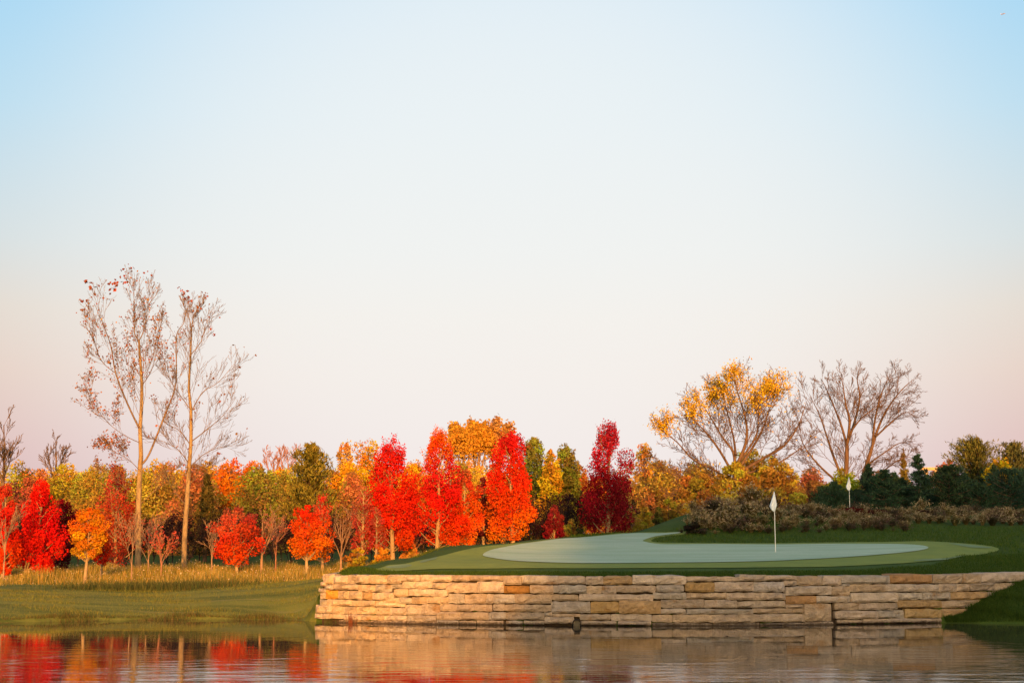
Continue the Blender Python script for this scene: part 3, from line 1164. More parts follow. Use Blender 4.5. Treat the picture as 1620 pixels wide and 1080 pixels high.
LEAFC = [(.36, .15, .05), (.30, .10, .035), (.38, .19, .06), (.26, .075, .03)]
limb_tree('poplar_tree', 'tall thin poplar with clinging brown leaves, left one of the pair at left', 217, 62, [
    (.22, .135, [(217, 912, 0), (219, 860, 0), (219, 800, .1), (222, 735, .1), (223, 720, .1), (221.5, 678, 0)], 0, .3),
    (.135, .07, [(221.5, 678, 0), (224, 640, .2), (224, 601, .2), (221, 560, .1), (220, 539, 0)], 2.3, .05),
    (.05, .012, [(220, 539, 0), (212.6, 525, -.2), (212.6, 485, -.5), (209.6, 440, -.6)], 1.1, .1),
    (.05, .012, [(220, 539, 0), (229, 518, .3), (235, 475, .6), (238, 452, .7)], 1.1, .1),
    (.085, .014, [(221.5, 680, 0), (201, 637, -.6), (183, 590, -1.0), (175.5, 548, -1.3), (164, 515, -1.5), (149, 480, -1.8)], 1.9, .1),
    (.10, .014, [(223, 735, .1), (236, 718, .3), (260, 658, .9), (278, 607, 1.4), (279, 533, 1.6), (290, 512, 1.7), (297, 486, 1.9)], 1.7, .15),
    (.035, .008, [(221, 700, 0), (200, 690, -.5), (175, 672, -1), (150, 640, -1.2), (138, 600, -1.3)], 1.3, .2),
    (.03, .008, [(222, 745, 0), (205, 728, -.4), (185, 716, -.8), (160, 706, -1)], 1.0, .2),
    (.035, .008, [(224, 610, .2), (240, 585, .5), (250, 545, .8), (256, 500, .9)], 1.2, .1),
    (.03, .008, [(183, 590, -1), (160, 570, -1.4), (146, 530, -1.6), (138, 495, -1.7)], 1.1, .1),
    (.03, .006, [(219, 790, 0), (190, 765, -.6), (160, 740, -1.2)], .9, .3),
    (.03, .006, [(219, 800, 0), (250, 770, .6), (275, 742, 1)], .9, .3),
], 21, B_POP, (0, 3, 5, 15), 1.0, up=.5, spread=.56, ratio=.54, minr=.0055, thick=.55, trunk_bark=B_GOLD, leaves=poplar_leaves(lambda q: .36 * pop1_prob(q), LEAFC, .06, .12,
    [(140, 448, .34), (144, 458, .30), (153, 450, .24), (131, 476, .2), (132, 490, .2), (178, 457, .34), (186, 447, .32), (194, 440, .34), (204, 428, .28), (207, 423, .18), (235, 434, .16), (182, 452, .22), (160, 472, .14), (148, 466, .18), (197, 436, .2)]))
limb_tree('poplar_tree', 'tall almost bare poplar, right one of the pair at left', 291, 63.5, [
    (.20, .11, [(291, 908, 0), (292, 850, 0), (296, 790, 0), (299, 740, 0), (302, 700, 0), (302, 646, 0)], 1.6, .45),
    (.11, .05, [(302, 646, 0), (299, 613, 0), (301, 570, 0), (303, 527, 0)], 2.1, .05),
    (.04, .010, [(303, 527, 0), (306, 500, -.2), (316, 488, -.3), (323, 480, -.4)], .9, .1),
    (.04, .010, [(303, 527, 0), (300, 505, .3), (294, 490, .5), (288, 474, .7)], .8, .1),
    (.05, .010, [(303, 650, 0), (321, 620, .5), (346, 604, .9), (373, 572, 1.2)], 1.5, .2),
    (.05, .010, [(303, 698, 0), (325, 681, -.5), (352, 658, -.9), (374, 628, -1.1)], 1.6, .2),
    (.04, .008, [(303, 650, 0), (285, 625, -.4), (272, 605, -.8), (262, 585, -1)], 1.2, .2),
    (.045, .008, [(302, 705, 0), (285, 682, .5), (262, 668, .9), (255, 650, 1.1)], 1.3, .2),
    (.05, .008, [(300, 740, 0), (320, 720, .6), (345, 708, .9), (368, 705, 1.2)], 1.5, .2),
    (.04, .008, [(300, 735, 0), (283, 712, -.5), (262, 700, -.9), (240, 690, -1.2)], 1.3, .2),
    (.035, .008, [(303, 560, 0), (318, 540, .3), (326, 512, .5), (338, 495, .6)], 1.1, .1),
    (.035, .006, [(297, 770, 0), (320, 745, -.5), (340, 730, -.9)], 1.0, .3),
    (.035, .006, [(295, 800, 0), (275, 775, .5), (262, 750, .9)], 1.0, .3),
], 22, B_POP, (0, 3, 5, 13), 1.0, up=.45, spread=.58, ratio=.54, minr=.0055, thick=.55, trunk_bark=B_GOLD, leaves=poplar_leaves(lambda q: .004, LEAFC, .08, .16,
    [(283, 457, .18), (291, 461, .22), (296, 470, .2), (300, 477, .22), (322, 465, .18), (324, 468, .14), (316, 487, .26), (318, 489, .2), (334, 520, .1), (339, 529, .12)]))

# ---- the willow and the bare trees on the right
def willow_leaves(lv, tips, r, b):
    spots = [((1160, 595), 34), ((1150, 605), 30), ((1180, 603), 22), ((1128, 628), 26), ((1112, 640), 26), ((1098, 648), 18), ((1228, 612), 30), ((1210, 618), 22), ((1246, 610), 20), ((1055, 668), 20),
             ((1045, 680), 18), ((1062, 660), 14), ((1170, 625), 26), ((1195, 640), 16)]
    P, S, Cc = [], [], []
    for tip in tips:
        for q in tip:
            pxx = 810 + q[0] / q[1] * F / .99
            pyy = 860 - (q[2] - CAMZ) / q[1] * F
            f = max([math.exp(-((pxx - sx_) ** 2 + (pyy - sy_) ** 2) / (2 * (s * .48) ** 2)) for (sx_, sy_), s in spots])
            f += .008
            for _ in range(6):
                if r.uniform() < f * .55:
                    P.append(q + r.normal(size=3) * .16)
                    S.append(r.uniform(.09, .19))
                    Cc.append([(.80, .50, .02), (.76, .45, .02), (.7, .42, .03), (.62, .40, .04)][r.integers(4)])
    lv.add(np.array(P), np.array(S), jitter_cols(np.array(Cc), len(P), .25, .12), aspect=.5)


limb_tree('willow_tree', 'big spreading willow with golden leaf tufts on its bare crown', 1168, 86, [
    (.34, .20, [(1168, 812, 0), (1165, 790, 0), (1163, 765, 0), (1163, 742, 0)], 0, .3),
    (.15, .02, [(1163, 745, 0), (1160, 715, .3), (1142, 690, .8), (1124, 660, 1.2), (1112, 640, 1.5)], 2.7, .2),
    (.16, .02, [(1163, 742, 0), (1180, 700, -.3), (1180, 665, -.6), (1170, 630, -.9), (1160, 596, -1.2)], 2.9, .2),
    (.14, .02, [(1166, 745, 0), (1188, 712, .6), (1206, 680, 1), (1218, 645, 1.3), (1230, 612, 1.5)], 2.7, .2),
    (.15, .02, [(1168, 748, 0), (1212, 722, -.6), (1240, 705, -1), (1262, 675, -1.3), (1276, 635, -1.6)], 2.7, .2),
    (.12, .02, [(1160, 750, 0), (1140, 715, -.8), (1118, 685, -1.5), (1098, 665, -2), (1085, 652, -2.2)], 2.4, .2),
    (.11, .015, [(1160, 765, 0), (1128, 742, -.8), (1098, 728, -1.4), (1072, 700, -1.8), (1050, 682, -2), (1042, 668, -2.2)], 2.2, .2),
    (.12, .015, [(1166, 735, 0), (1196, 690, .9), (1200, 655, 1.6), (1208, 622, 2)], 2.4, .2),
    (.12, .015, [(1164, 720, 0), (1160, 690, 1.5), (1150, 650, 2.2), (1140, 615, 2.6)], 2.4, .2),
    (.10, .015, [(1170, 752, 0), (1225, 735, .9), (1262, 712, 1.5), (1290, 690, 2)], 2.0, .2),
    (.13, .012, [(1160, 800, -.3), (1138, 785, -1), (1118, 770, -1.5), (1085, 758, -2), (1045, 742, -2.2), (1018, 738, -2.4)], 1.5, .3),
    (.08, .012, [(1110, 770, -1.5), (1085, 772, -2), (1062, 785, -2.2)], 1.2, .3),
    (.10, .012, [(1162, 790, .3), (1146, 770, -.3), (1128, 752, -.6), (1100, 735, -.8)], 1.6, .3),
], 31, B_LIMB, (0, 4, 6, 17), 1.0, up=.22, spread=.75, minr=.010, leaves=willow_leaves, thick=.72)
limb_tree('bare_tree', 'bare grey-brown tree with upright forking limbs, right of the golden willow', 1336, 90, [
    (.26, .17, [(1336, 806, 0), (1336, 775, 0), (1339, 740, 0), (1340, 705, 0)], 2.2, .5),
    (.12, .015, [(1340, 705, 0), (1330, 670, .5), (1318, 640, 1), (1306, 612, 1.2), (1298, 598, 1.4)], 2.0, .15),
    (.13, .015, [(1340, 705, 0), (1344, 665, -.5), (1338, 640, -.8), (1334, 612, -1), (1330, 596, -1.2)], 2.0, .15),
    (.12, .015, [(1341, 700, 0), (1354, 660, .5), (1360, 630, .9), (1356, 600, 1.1), (1358, 592, 1.3)], 2.0, .15),
    (.09, .012, [(1341, 690, 0), (1362, 662, -.8), (1384, 645, -1.2), (1398, 628, -1.4)], 1.8, .15),
    (.14, .015, [(1336, 765, 0), (1318, 720, .6), (1308, 690, 1), (1296, 655, 1.3), (1282, 628, 1.6)], 2.6, .15),
    (.12, .012, [(1334, 770, 0), (1300, 740, -.8), (1275, 710, -1.3), (1262, 680, -1.6)], 2.0, .2),
], 32, B_LIMB, (0, 4, 6, 15), 1.0, up=.3, spread=.72, minr=.009, thick=.75)
limb_tree('bare_tree', 'bare leaning tree with arching drooping twigs, rightmost of the tall bare trees', 1362, 92, [
    (.26, .14, [(1358, 806, 0), (1362, 772, 0), (1370, 740, 0), (1380, 705, 0)], 1.8, .5),
    (.13, .015, [(1380, 705, 0), (1392, 670, .5), (1408, 640, .9), (1428, 615, 1.2), (1445, 600, 1.4)], 2.6, .1),
    (.11, .015, [(1380, 705, 0), (1384, 665, -.6), (1392, 630, -1), (1402, 605, -1.3), (1410, 592, -1.4)], 2.5, .1),
    (.09, .012, [(1386, 690, 0), (1410, 668, -.7), (1432, 652, -1.1), (1450, 660, -1.4)], 1.9, .1),
    (.08, .012, [(1372, 735, 0), (1400, 715, .7), (1425, 700, 1.1), (1445, 705, 1.4)], 1.7, .15),
    (.09, .012, [(1370, 745, 0), (1395, 745, -.8), (1420, 728, -1.2), (1440, 722, -1.5)], 1.4, .2),
], 33, B_LIMB, (0, 4, 6, 16), 1.0, up=.05, spread=.8, minr=.009, thick=.75)

# ---- foreground maples and young trees (crown outlines read off the photo, each at its own distance)
FG = [
 # name,label,px,d,top,bot,half,palette,n,leaf,prof,trunk px,plume
 ('maple_tree', 'bright red maple with tall feathery tip, leftmost of the three big red maples', 618, 58, 697, 866, 46, [(0, ORRED), (.3, RED), (.7, RED), (1, CRIM)], 9500, .12, 'maple', 622, .5),
 ('maple_tree', 'bright red maple with orange tip, middle one of the three big red maples', 694, 60, 690, 858, 42, [(0, ORRED), (.35, RED), (.75, CRIM), (.9, ORRED), (1, ORANGE)], 9000, .12, 'maple', 691, .4),
 ('maple_tree', 'orange-red maple, rightmost of the three big red maples', 808, 64, 692, 850, 42, [(0, ORANGE), (.3, ORRED), (.75, RED), (1, CRIM)], 9500, .13, 'maple', 812, .4),
 ('maple_tree', 'dark maroon maple with ragged tip standing alone beside the golden thicket', 964, 68, 677, 846, 44, [(0, MAROON), (.45, MAROON), (.75, (.42, .014, .03)), (1, (.48, .03, .06))], 9000, .13, 'maple', 962, .6),
 ('orange_maple', 'low orange maple filling the gap right of the middle red maple', 735, 61, 742, 862, 27, [(0, ORANGE), (.6, ORRED), (1, (.45, .12, .05))], 4200, .12, 'round', 738, .1),
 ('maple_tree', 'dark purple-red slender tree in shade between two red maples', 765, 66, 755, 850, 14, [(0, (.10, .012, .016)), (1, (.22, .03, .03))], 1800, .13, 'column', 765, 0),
 ('maroon_shrub', 'small maroon shrub between the red maples and the maroon maple', 877, 67, 800, 850, 17, [(0, MAROON), (1, (.2, .03, .03))], 1800, .12, 'shrub', 877, 0),
 ('small_maple', 'small orange-yellow maple with a clear pale trunk in front of the red trees', 140, 53, 806, 881, 30, [(0, YEL), (.4, (.70, .28, .015)), (1, ORANGE)], 3600, .10, 'round', 137, .05),
 ('red_maple', 'large bright red maple at left behind the small orange-yellow maple', 62, 57, 766, 902, 38, [(0, RED), (.6, (.62, .012, .014)), (1, RED)], 7500, .12, 'maple', 40, .1),
 ('red_maple', 'red tree cut off by the left edge of the picture', 6, 56, 768, 905, 28, [(0, ORRED), (.5, RED), (1, (.5, .05, .03))], 4600, .12, 'maple', 8, .1),
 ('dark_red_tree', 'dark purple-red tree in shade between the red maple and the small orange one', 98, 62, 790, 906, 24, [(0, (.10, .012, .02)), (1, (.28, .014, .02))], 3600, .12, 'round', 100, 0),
 ('small_maple', 'narrow red tree with pale trunk just right of the small orange-yellow maple', 163, 56, 838, 892, 13, [(0, RED), (1, ORRED)], 1500, .10, 'column', 162, 0),
 ('russet_tree', 'tall sparse russet tree just left of the leafy poplar', 182, 66, 742, 892, 36, [(0, (.30, .05, .03)), (.5, (.46, .07, .025)), (1, (.5, .05, .05))], 3300, .13, 'maple', 185, .4),
 ('small_maple', 'round red-orange maple low in front of the meadow right of the poplars', 372, 57, 806, 892, 42, [(0, ORRED), (.5, (.62, .05, .015)), (1, ROSE)], 4200, .11, 'round', 377, .15),
 ('small_maple', 'small orange tree with pale trunk left of the thicket by the wall', 484, 54.5, 804, 881, 33, [(0, ORANGE), (.5, (.66, .11, .012)), (1, RED)], 3600, .11, 'round', 487, .1),
 ('small_maple', 'thin red-orange sapling behind the small orange tree', 508, 57, 786, 884, 22, [(0, ORANGE), (.5, ORRED), (1, (.55, .06, .03))], 1500, .11, 'maple', 512, .2),
 ('rosy_sapling', 'upright rosy half-bare sapling left of the big red maples', 574, 57, 764, 872, 20, [(0, (.45, .05, .03)), (1, (.42, .12, .08))], 1300, .09, 'column', 572, .1),
 ('rosy_sapling', 'thin rosy sapling with few leaves at the foot of the first red maple', 596, 56, 800, 876, 13, [(0, (.5, .06, .04)), (1, ROSE)], 700, .09, 'column', 594, .1),
]
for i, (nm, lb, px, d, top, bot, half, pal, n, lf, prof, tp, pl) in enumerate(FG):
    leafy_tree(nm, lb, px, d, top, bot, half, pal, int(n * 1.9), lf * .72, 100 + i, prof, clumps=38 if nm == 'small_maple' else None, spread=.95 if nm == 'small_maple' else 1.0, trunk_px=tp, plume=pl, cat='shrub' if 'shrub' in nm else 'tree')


# ---- young half-bare trees along the meadow
def bare_young(name, label, px, d, top, half, seed, bark, leafcol=None, prob=.2, stems=6, cat='tree', group=None, tr=.04, low=.25):
    r = np.random.default_rng(seed)
    global rng
    rng = r
    bx_ = xat(px, d)
    b = np.array((bx_, d, gz(bx_, d)))
    H = at(px, top, d)[2] - b[2]
    R_ = half / ppm(d)
    root = empty(name, tuple(b))
    tag(root, label, cat, group)
    tb, tips = Tubes(), []
    zf = H * low
    tb.add([(0, 0, -.15), (r.uniform(-.02, .02), 0, zf * .6), (0, 0, zf), (r.uniform(-.1, .1), 0, H * .75)], [tr * 1.2, tr, tr * .8, tr * .2], 6)
    for k in range(stems):
        a = k * 2.4 + r.uniform(-.4, .4)
        z = zf + (H * .35) * r.uniform(0, 1)
        out = R_ * r.uniform(.55, 1.0)
        dirn = np.array((math.cos(a) * out, math.sin(a) * out, (H - z) * r.uniform(.7, 1)))
        grow(tb, (0, 0, z * .8), dirn, np.linalg.norm(dirn), tr * .5, 2, r, tips, .15, (0, 5, 7), .42, .6, .007)
    link('trunk', tb.mesh('trunk', bark), root)
    if leafcol is not None:
        lv = Leaves()
        P = np.array([q + r.normal(size=3) * .05 for t in tips for q in t if r.uniform() < prob] or [tips[0][0]])
        lv.add(P, r.uniform(.06, .13, len(P)), jitter_cols(leafcol, len(P), .3, .15), aspect=.7)
        link('crown', lv.mesh('crown', M_LEAF), root)
    return root


BY = [
 ('bare_sapling', 'bare pale sapling with fan of branches between the two poplars', 236, 57, 806, 30, B_TWIG, ROSE, .12, .03),
 ('bare_sapling', 'low rosy sapling with scattered leaves right of the bare pale sapling', 257, 56, 838, 26, B_ROSE, (.5, .09, .06), .35, .03),
 ('bare_sapling', 'bare twiggy sapling behind the meadow just right of the bare poplar', 336, 60, 818, 24, B_TWIG, None, 0, .035),
 ('bare_sapling', 'bare tan bush-like tree touching the right side of the round red maple', 415, 58, 798, 32, B_TWIG, (.5, .12, .07), .10, .06),
 ('bare_sapling', 'bare tan fan-shaped tree right of the small orange tree', 540, 58, 790, 32, B_TWIG, (.5, .2, .08), .06, .05),
 ('bare_sapling', 'thin bare sapling with a dark stake before the leafy poplar', 210, 54, 800, 24, B_TWIG, None, 0, .025),
 ('bare_sapling', 'bare thin sapling in front of the tree cut by the left edge', 9, 54, 780, 20, B_TWIG, ROSE, .05, .03),
 ('bare_sapling', 'small bare sapling hidden low between red maple and small orange tree', 437, 60, 805, 20, B_ROSE, ROSE, .1, .03),
 ('bare_sapling', 'bare purple-brown bush in the gap under the first red maple', 655, 62, 825, 28, B_ROSE, MAROON, .3, .03),
]
for i, (nm, lb, px, d, top, half, bk, lc, pr_, tr_) in enumerate(BY):
    bare_young(nm, lb, px, d, top, half, 300 + i, bk, lc, pr_, tr=tr_)

# ---- the wood behind
BG = [
 # label, px, d, top, bot, half, palette, n, prof, name
 ('rounded olive-yellow tree behind the red maple at far left', 95, 105, 742, 870, 46, [(0, BROWN), (.5, OLIVE), (1, (.34, .26, .03))], 3600, 'round', 'olive_tree'),
 ('olive-yellow tree right of centre of the left wood, beneath the poplar leaves', 150, 110, 738, 870, 44, [(0, BROWN), (.5, (.30, .22, .03)), (1, (.36, .28, .035))], 3600, 'round', 'olive_tree'),
 ('rusty small tree low at far left behind the red trees', 40, 100, 758, 880, 32, [(0, (.25, .06, .04)), (1, (.35, .10, .07))], 2600, 'round', 'russet_tree'),
 ('broad olive tree between the two poplars', 245, 105, 736, 880, 48, [(0, TAN), (.4, (.34, .2, .06)), (1, (.36, .25, .04))], 4200, 'round', 'olive_tree'),
 ('orange round-topped tree right of the bare poplar', 362, 110, 730, 860, 34, [(0, GOLD), (.5, ORANGE), (1, (.6, .16, .02))], 3400, 'round', 'orange_tree'),
 ('deep orange tree left of the tall pine', 396, 104, 734, 850, 28, [(0, GOLD), (.5, (.62, .2, .015)), (1, ORANGE)], 2800, 'round', 'orange_tree'),
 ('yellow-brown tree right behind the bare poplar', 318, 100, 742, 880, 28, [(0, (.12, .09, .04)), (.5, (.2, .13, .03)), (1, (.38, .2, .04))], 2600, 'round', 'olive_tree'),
 ('golden yellow tree left behind the tall pine', 440, 112, 742, 860, 32, [(0, GOLD), (1, (.62, .28, .02))], 3000, 'round', 'yellow_tree'),
 ('golden yellow tree right behind the tall pine', 548, 112, 738, 860, 40, [(0, GOLD), (.5, (.55, .26, .02)), (1, YEL)], 3600, 'round', 'yellow_tree'),
 ('domed gold and olive tree left of the first red maple tip', 580, 118, 700, 850, 38, [(0, OLIVE), (.6, GOLD), (1, (.55, .27, .03))], 3600, 'round', 'yellow_tree'),
 ('feathery tan-gold tree with a tufted top behind the pine', 545, 125, 699, 840, 17, [(0, TAN), (1, (.5, .26, .08))], 1100, 'vase', 'tan_tree'),
 ('orange-gold tree showing between the first and middle red maples', 655, 112, 730, 860, 30, [(0, ORANGE), (1, (.64, .26, .02))], 3000, 'round', 'orange_tree'),
 ('gold and pink low tree behind the gap of the middle red maple', 745, 115, 735, 850, 34, [(0, (.4, .12, .06)), (1, (.6, .28, .06))], 2600, 'round', 'yellow_tree'),
 ('leafy green tree just right of the third red maple', 846, 92, 694, 845, 28, [(0, OLIVE), (.5, GREEN), (1, (.22, .19, .045))], 4200, 'column', 'green_tree'),
 ('leafy green tree next to the maroon maple', 896, 92, 703, 840, 26, [(0, OLIVE), (.5, (.12, .14, .03)), (1, (.2, .18, .05))], 4200, 'column', 'green_tree'),
 ('narrow gold-topped tree between two green trees', 872, 90, 712, 840, 20, [(0, OLIVE), (.5, (.42, .26, .02)), (1, (.4, .26, .04))], 2600, 'column', 'yellow_tree'),
 ('low olive bushy tree filling behind the third red maple', 826, 96, 745, 850, 20, [(0, OLIVE), (1, (.3, .24, .03))], 1600, 'round', 'olive_tree'),
 ('rusty small tree behind the maroon maple on its left', 918, 96, 735, 845, 16, [(0, OLIVE), (1, (.42, .14, .04))], 1400, 'round', 'russet_tree'),
 ('orange-tan tree just right of the maroon maple', 1022, 98, 706, 850, 22, [(0, TAN), (.6, (.45, .25, .08)), (1, (.58, .28, .06))], 1500, 'vase', 'tan_tree'),
 ('tan-gold thicket tree under the willow limb on the left', 1045, 100, 734, 835, 40, [(0, (.36, .22, .06)), (1, (.42, .25, .09))], 3600, 'round', 'tan_tree'),
 ('tan-gold thicket tree left behind the willow trunk', 1105, 102, 732, 835, 38, [(0, (.40, .26, .05)), (1, (.42, .26, .08))], 3600, 'round', 'tan_tree'),
 ('olive-green tree right behind the willow trunk', 1190, 100, 716, 835, 46, [(0, (.42, .27, .05)), (.6, (.34, .24, .05)), (1, (.28, .24, .04))], 4600, 'round', 'olive_tree'),
 ('golden thicket tree right of the willow trunk', 1240, 98, 735, 835, 30, [(0, (.42, .28, .06)), (1, (.40, .26, .05))], 2800, 'round', 'tan_tree'),
 ('rosy brown bushy tree under the bare trees', 1285, 106, 742, 830, 28, [(0, (.40, .17, .09)), (1, (.38, .18, .11))], 2600, 'round', 'russet_tree'),
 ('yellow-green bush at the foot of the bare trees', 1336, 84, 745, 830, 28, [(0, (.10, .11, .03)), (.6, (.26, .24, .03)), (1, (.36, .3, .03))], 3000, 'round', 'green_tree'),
 ('orange-brown low tree right of the yellow-green bush', 1395, 110, 748, 830, 34, [(0, (.4, .22, .07)), (1, (.45, .22, .08))], 2600, 'round', 'tan_tree'),
 ('pinkish far tree line top left of the olive pine', 1492, 140, 738, 830, 26, [(0, (.35, .16, .08)), (1, (.45, .17, .11))], 1800, 'round', 'russet_tree'),
 ('rosy domed far tree beside the olive pine', 1507, 138, 729, 830, 18, [(0, (.3, .12, .1)), (1, (.36, .12, .12))], 1500, 'round', 'russet_tree'),
 ('golden bush glowing between two olive pines at right', 1588, 84, 725, 800, 20, [(0, (.3, .2, .03)), (1, (.42, .28, .02))], 1900, 'round', 'yellow_tree'),
]
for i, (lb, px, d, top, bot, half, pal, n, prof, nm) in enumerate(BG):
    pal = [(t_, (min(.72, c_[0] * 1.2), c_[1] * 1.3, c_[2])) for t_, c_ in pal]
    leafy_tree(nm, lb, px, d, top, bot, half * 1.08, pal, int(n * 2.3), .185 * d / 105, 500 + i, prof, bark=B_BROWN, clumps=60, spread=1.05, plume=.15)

# tall thin trees with gold tops behind the middle red maple
def gold_tops(c0, tops):
    def fn(lv, tips, r, b):
        P = [q + r.normal(size=3) * .2 for t in tips for q in t for _ in range(4) if 860 - (q[2] - CAMZ) / q[1] * F < tops + r.uniform(-10, 22)]
        if P:
            lv.add(np.array(P), r.uniform(.2, .42, len(P)), jitter_cols(c0, len(P), .25, .1))
    return fn


for i, (px, top, lb) in enumerate([(733, 684, 'thin tall gold-topped tree right behind the middle red maple tip'), (757, 682, 'thin tall gold-topped tree, middle of three behind the red maples'),
                                   (786, 682, 'thin tall gold-topped tree just left of the third red maple tip')]):
    limb_tree('tall_thin_tree', lb, px, 122, [
        (.22, .05, [(px, 850, 0), (px + 1, 790, 0), (px, 740, 0), (px + 2, 705, 0), (px, top + 6, 0)], 2.6, .45),
        (.10, .03, [(px, 760, 0), (px - 8, 725, .5), (px - 11, 695, 1)], 2.2, .3),
        (.10, .03, [(px + 1, 755, 0), (px + 9, 722, -.5), (px + 12, 698, -1)], 2.2, .3)], 60 + i, B_TWIG, (0, 4, 5, 9), 1, up=.5, spread=.6, minr=.018,
        leaves=gold_tops((.58, .30, .04) if i < 2 else (.52, .27, .08), top + 22))
for i, (px, top, d, lb) in enumerate([(6, 664, 96, 'dark bare wispy tree at the very left edge above the red trees'), (88, 690, 112, 'small dark bare tree top poking above the olive tree at left'),
                                      (432, 722, 135, 'faint bare far trees left of the pine'), (455, 724, 135, 'faint bare far treetop nearest the pine on its left')]):
    limb_tree('bare_tree', lb, px, d, [
        (.18, .03, [(px, 850, 0), (px - 2, 780, 0), (px + 1, 740, 0), (px, top + 8, 0)], 2.2, .5),
        (.07, .02, [(px - 1, 755, 0), (px + 8, 735, .5), (px + 14, 715, .8)], 1.6, .3),
        (.07, .02, [(px - 1, 765, 0), (px - 9, 735, -.5), (px - 12, 715, -.8)], 1.6, .3)], 70 + i, B_BROWN if i < 2 else B_ROSE, (0, 4, 5, 9), 1, up=.45, spread=.6, minr=.015)


# ---- pines, spruces
def conifer(name, label, px, d, top, half, seed, c0, c1, n, leaf, bot=None, shape='cone', droop=.1, cat='tree', group=None, whorls=None):
    r = np.random.default_rng(seed)
    global rng
    rng = r
    bx_ = xat(px, d)
    b = np.array((bx_, d, gz(bx_, d)))
    H = at(px, top, d)[2] - b[2]
    R_ = half / ppm(d)
    root = empty(name, tuple(b))
    tag(root, label, cat, group)
    tb, lv = Tubes(), Leaves()
    tb.add([(0, 0, -.2), (0, 0, H * .5), (0, 0, H * .97)], [.02 * H + .04, .012 * H + .02, .012], 7)
    z0 = .06 * H if bot is None else at(px, bot, d)[2] - b[2]
    W_ = whorls or int(9 + H)
    pt, pr = PROF[shape]
    nb = 0
    spec = []
    for k in range(W_):
        t = (k + .5) / W_
        for q in range(6):
            spec.append((t + r.uniform(-.4, .4) / W_, q / 6 * 6.283 + k * .9 + r.uniform(-.35, .35)))
    per = max(8, n // len(spec))
    for t, a in spec:
        t = min(max(t, 0.01), .985)
        z = z0 + t * (H - z0)
        L = R_ * np.interp(t, pt, pr) * (r.uniform(.62, 1.12) if shape == 'cone' else r.uniform(.38, 1.22))
        e = np.array((math.cos(a) * L, math.sin(a) * L, L * (.30 - droop * 2 + .5 * t)))
        s = np.array((0, 0, z))
        m_ = s + e * .55 + np.array((0, 0, -.04 * L))
        tb.add([s, m_, s + e], [.012 + .02 * L, .008 + .01 * L, .005], 3)
        u = r.uniform(.15, 1.05, per) ** .7
        P = s + e * u[:, None] + r.normal(size=(per, 3)) * np.array((.16, .16, .10)) * (L * .9 + .12)
        cc = np.array(c0) + (np.array(c1) - np.array(c0)) * np.clip(u, 0, 1)[:, None] ** 1.5
        lv.add(P, leaf * r.uniform(.7, 1.3, per), jitter_cols(cc, per, .3, .12), aspect=.22, up=e / (L + 1e-6) * .9 + np.array((0, 0, .6)))
    # leader
    P = np.array((0, 0, H * .93)) + r.normal(size=(50, 3)) * np.array((.05, .05, .05 * H))
    lv.add(P, leaf * r.uniform(.7, 1.2, 50), jitter_cols(c1, 50, .25, .1), aspect=.22, up=(0, 0, 2))
    link('trunk', tb.mesh('trunk', B_BROWN), root)
    link('crown', lv.mesh('crown', M_NEEDLE), root)
    return root


conifer('pine_tree', 'tall green pine with tufted top between the poplars and red maples', 489, 84, 707, 50, 401, (.09, .09, .02), (.20, .165, .03), 9000, .30, shape='pine', droop=-.14)
conifer('pine_tree', 'dark small pine half hidden right of the bare poplar', 325, 84, 752, 30, 402, (.05, .05, .02), (.12, .09, .025), 2600, .34, shape='cone', droop=-.05)
conifer('spruce_tree', 'pointed lone spruce with golden light on its tip right of the bare trees', 1434, 104, 719, 17, 403, (.10, .10, .03), (.20, .15, .035), 2600, .34, shape='cone')
conifer('pine_tree', 'large olive pine with open tufted crown at right', 1547, 88, 706, 40, 404, (.05, .065, .02), (.13, .125, .035), 11000, .24, shape='round', droop=-.20, bot=815)
conifer('pine_tree', 'dark olive pine cut by the right edge of the picture', 1612, 90, 706, 30, 405, (.05, .065, .03), (.11, .11, .045), 6000, .30, shape='round', droop=-.18, bot=825)
# dark young spruces behind the planted mound
SP = [(1322, 79, 768, 26), (1350, 82, 776, 24), (1377, 80, 752, 24), (1403, 78, 745, 27), (1430, 81, 760, 25), (1457, 79, 736, 13), (1484, 82, 768, 24), (1505, 79, 748, 30), (1530, 81, 760, 26), (1553, 79, 762, 28),
      (1578, 81, 752, 26), (1602, 79, 748, 28), (1630, 80, 742, 28), (1306, 83, 790, 20), (1660, 80, 745, 28), (1392, 86, 768, 24), (1418, 87, 762, 24), (1445, 86, 764, 22), (1470, 87, 764, 24), (1496, 87, 752, 24), (1518, 86, 750, 24), (1566, 87, 758, 26), (1592, 86, 750, 26), (1616, 87, 745, 26)]
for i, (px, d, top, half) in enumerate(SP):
    conifer('young_spruce', 'dark blue-green young spruce in the shaded row behind the planted mound', px, d, top - 6 + 12 * math.sin(i * 2.3), half * (1.45 + .25 * math.sin(i * 1.7)), 420 + i, BLUEG, [(.05, .095, .055), (.055, .09, .045), (.045, .09, .06)][i % 3], 5000, .19, shape=['cone', 'pine', 'cone', 'shrub'][i % 4], group='young spruces behind the mound', whorls=11)

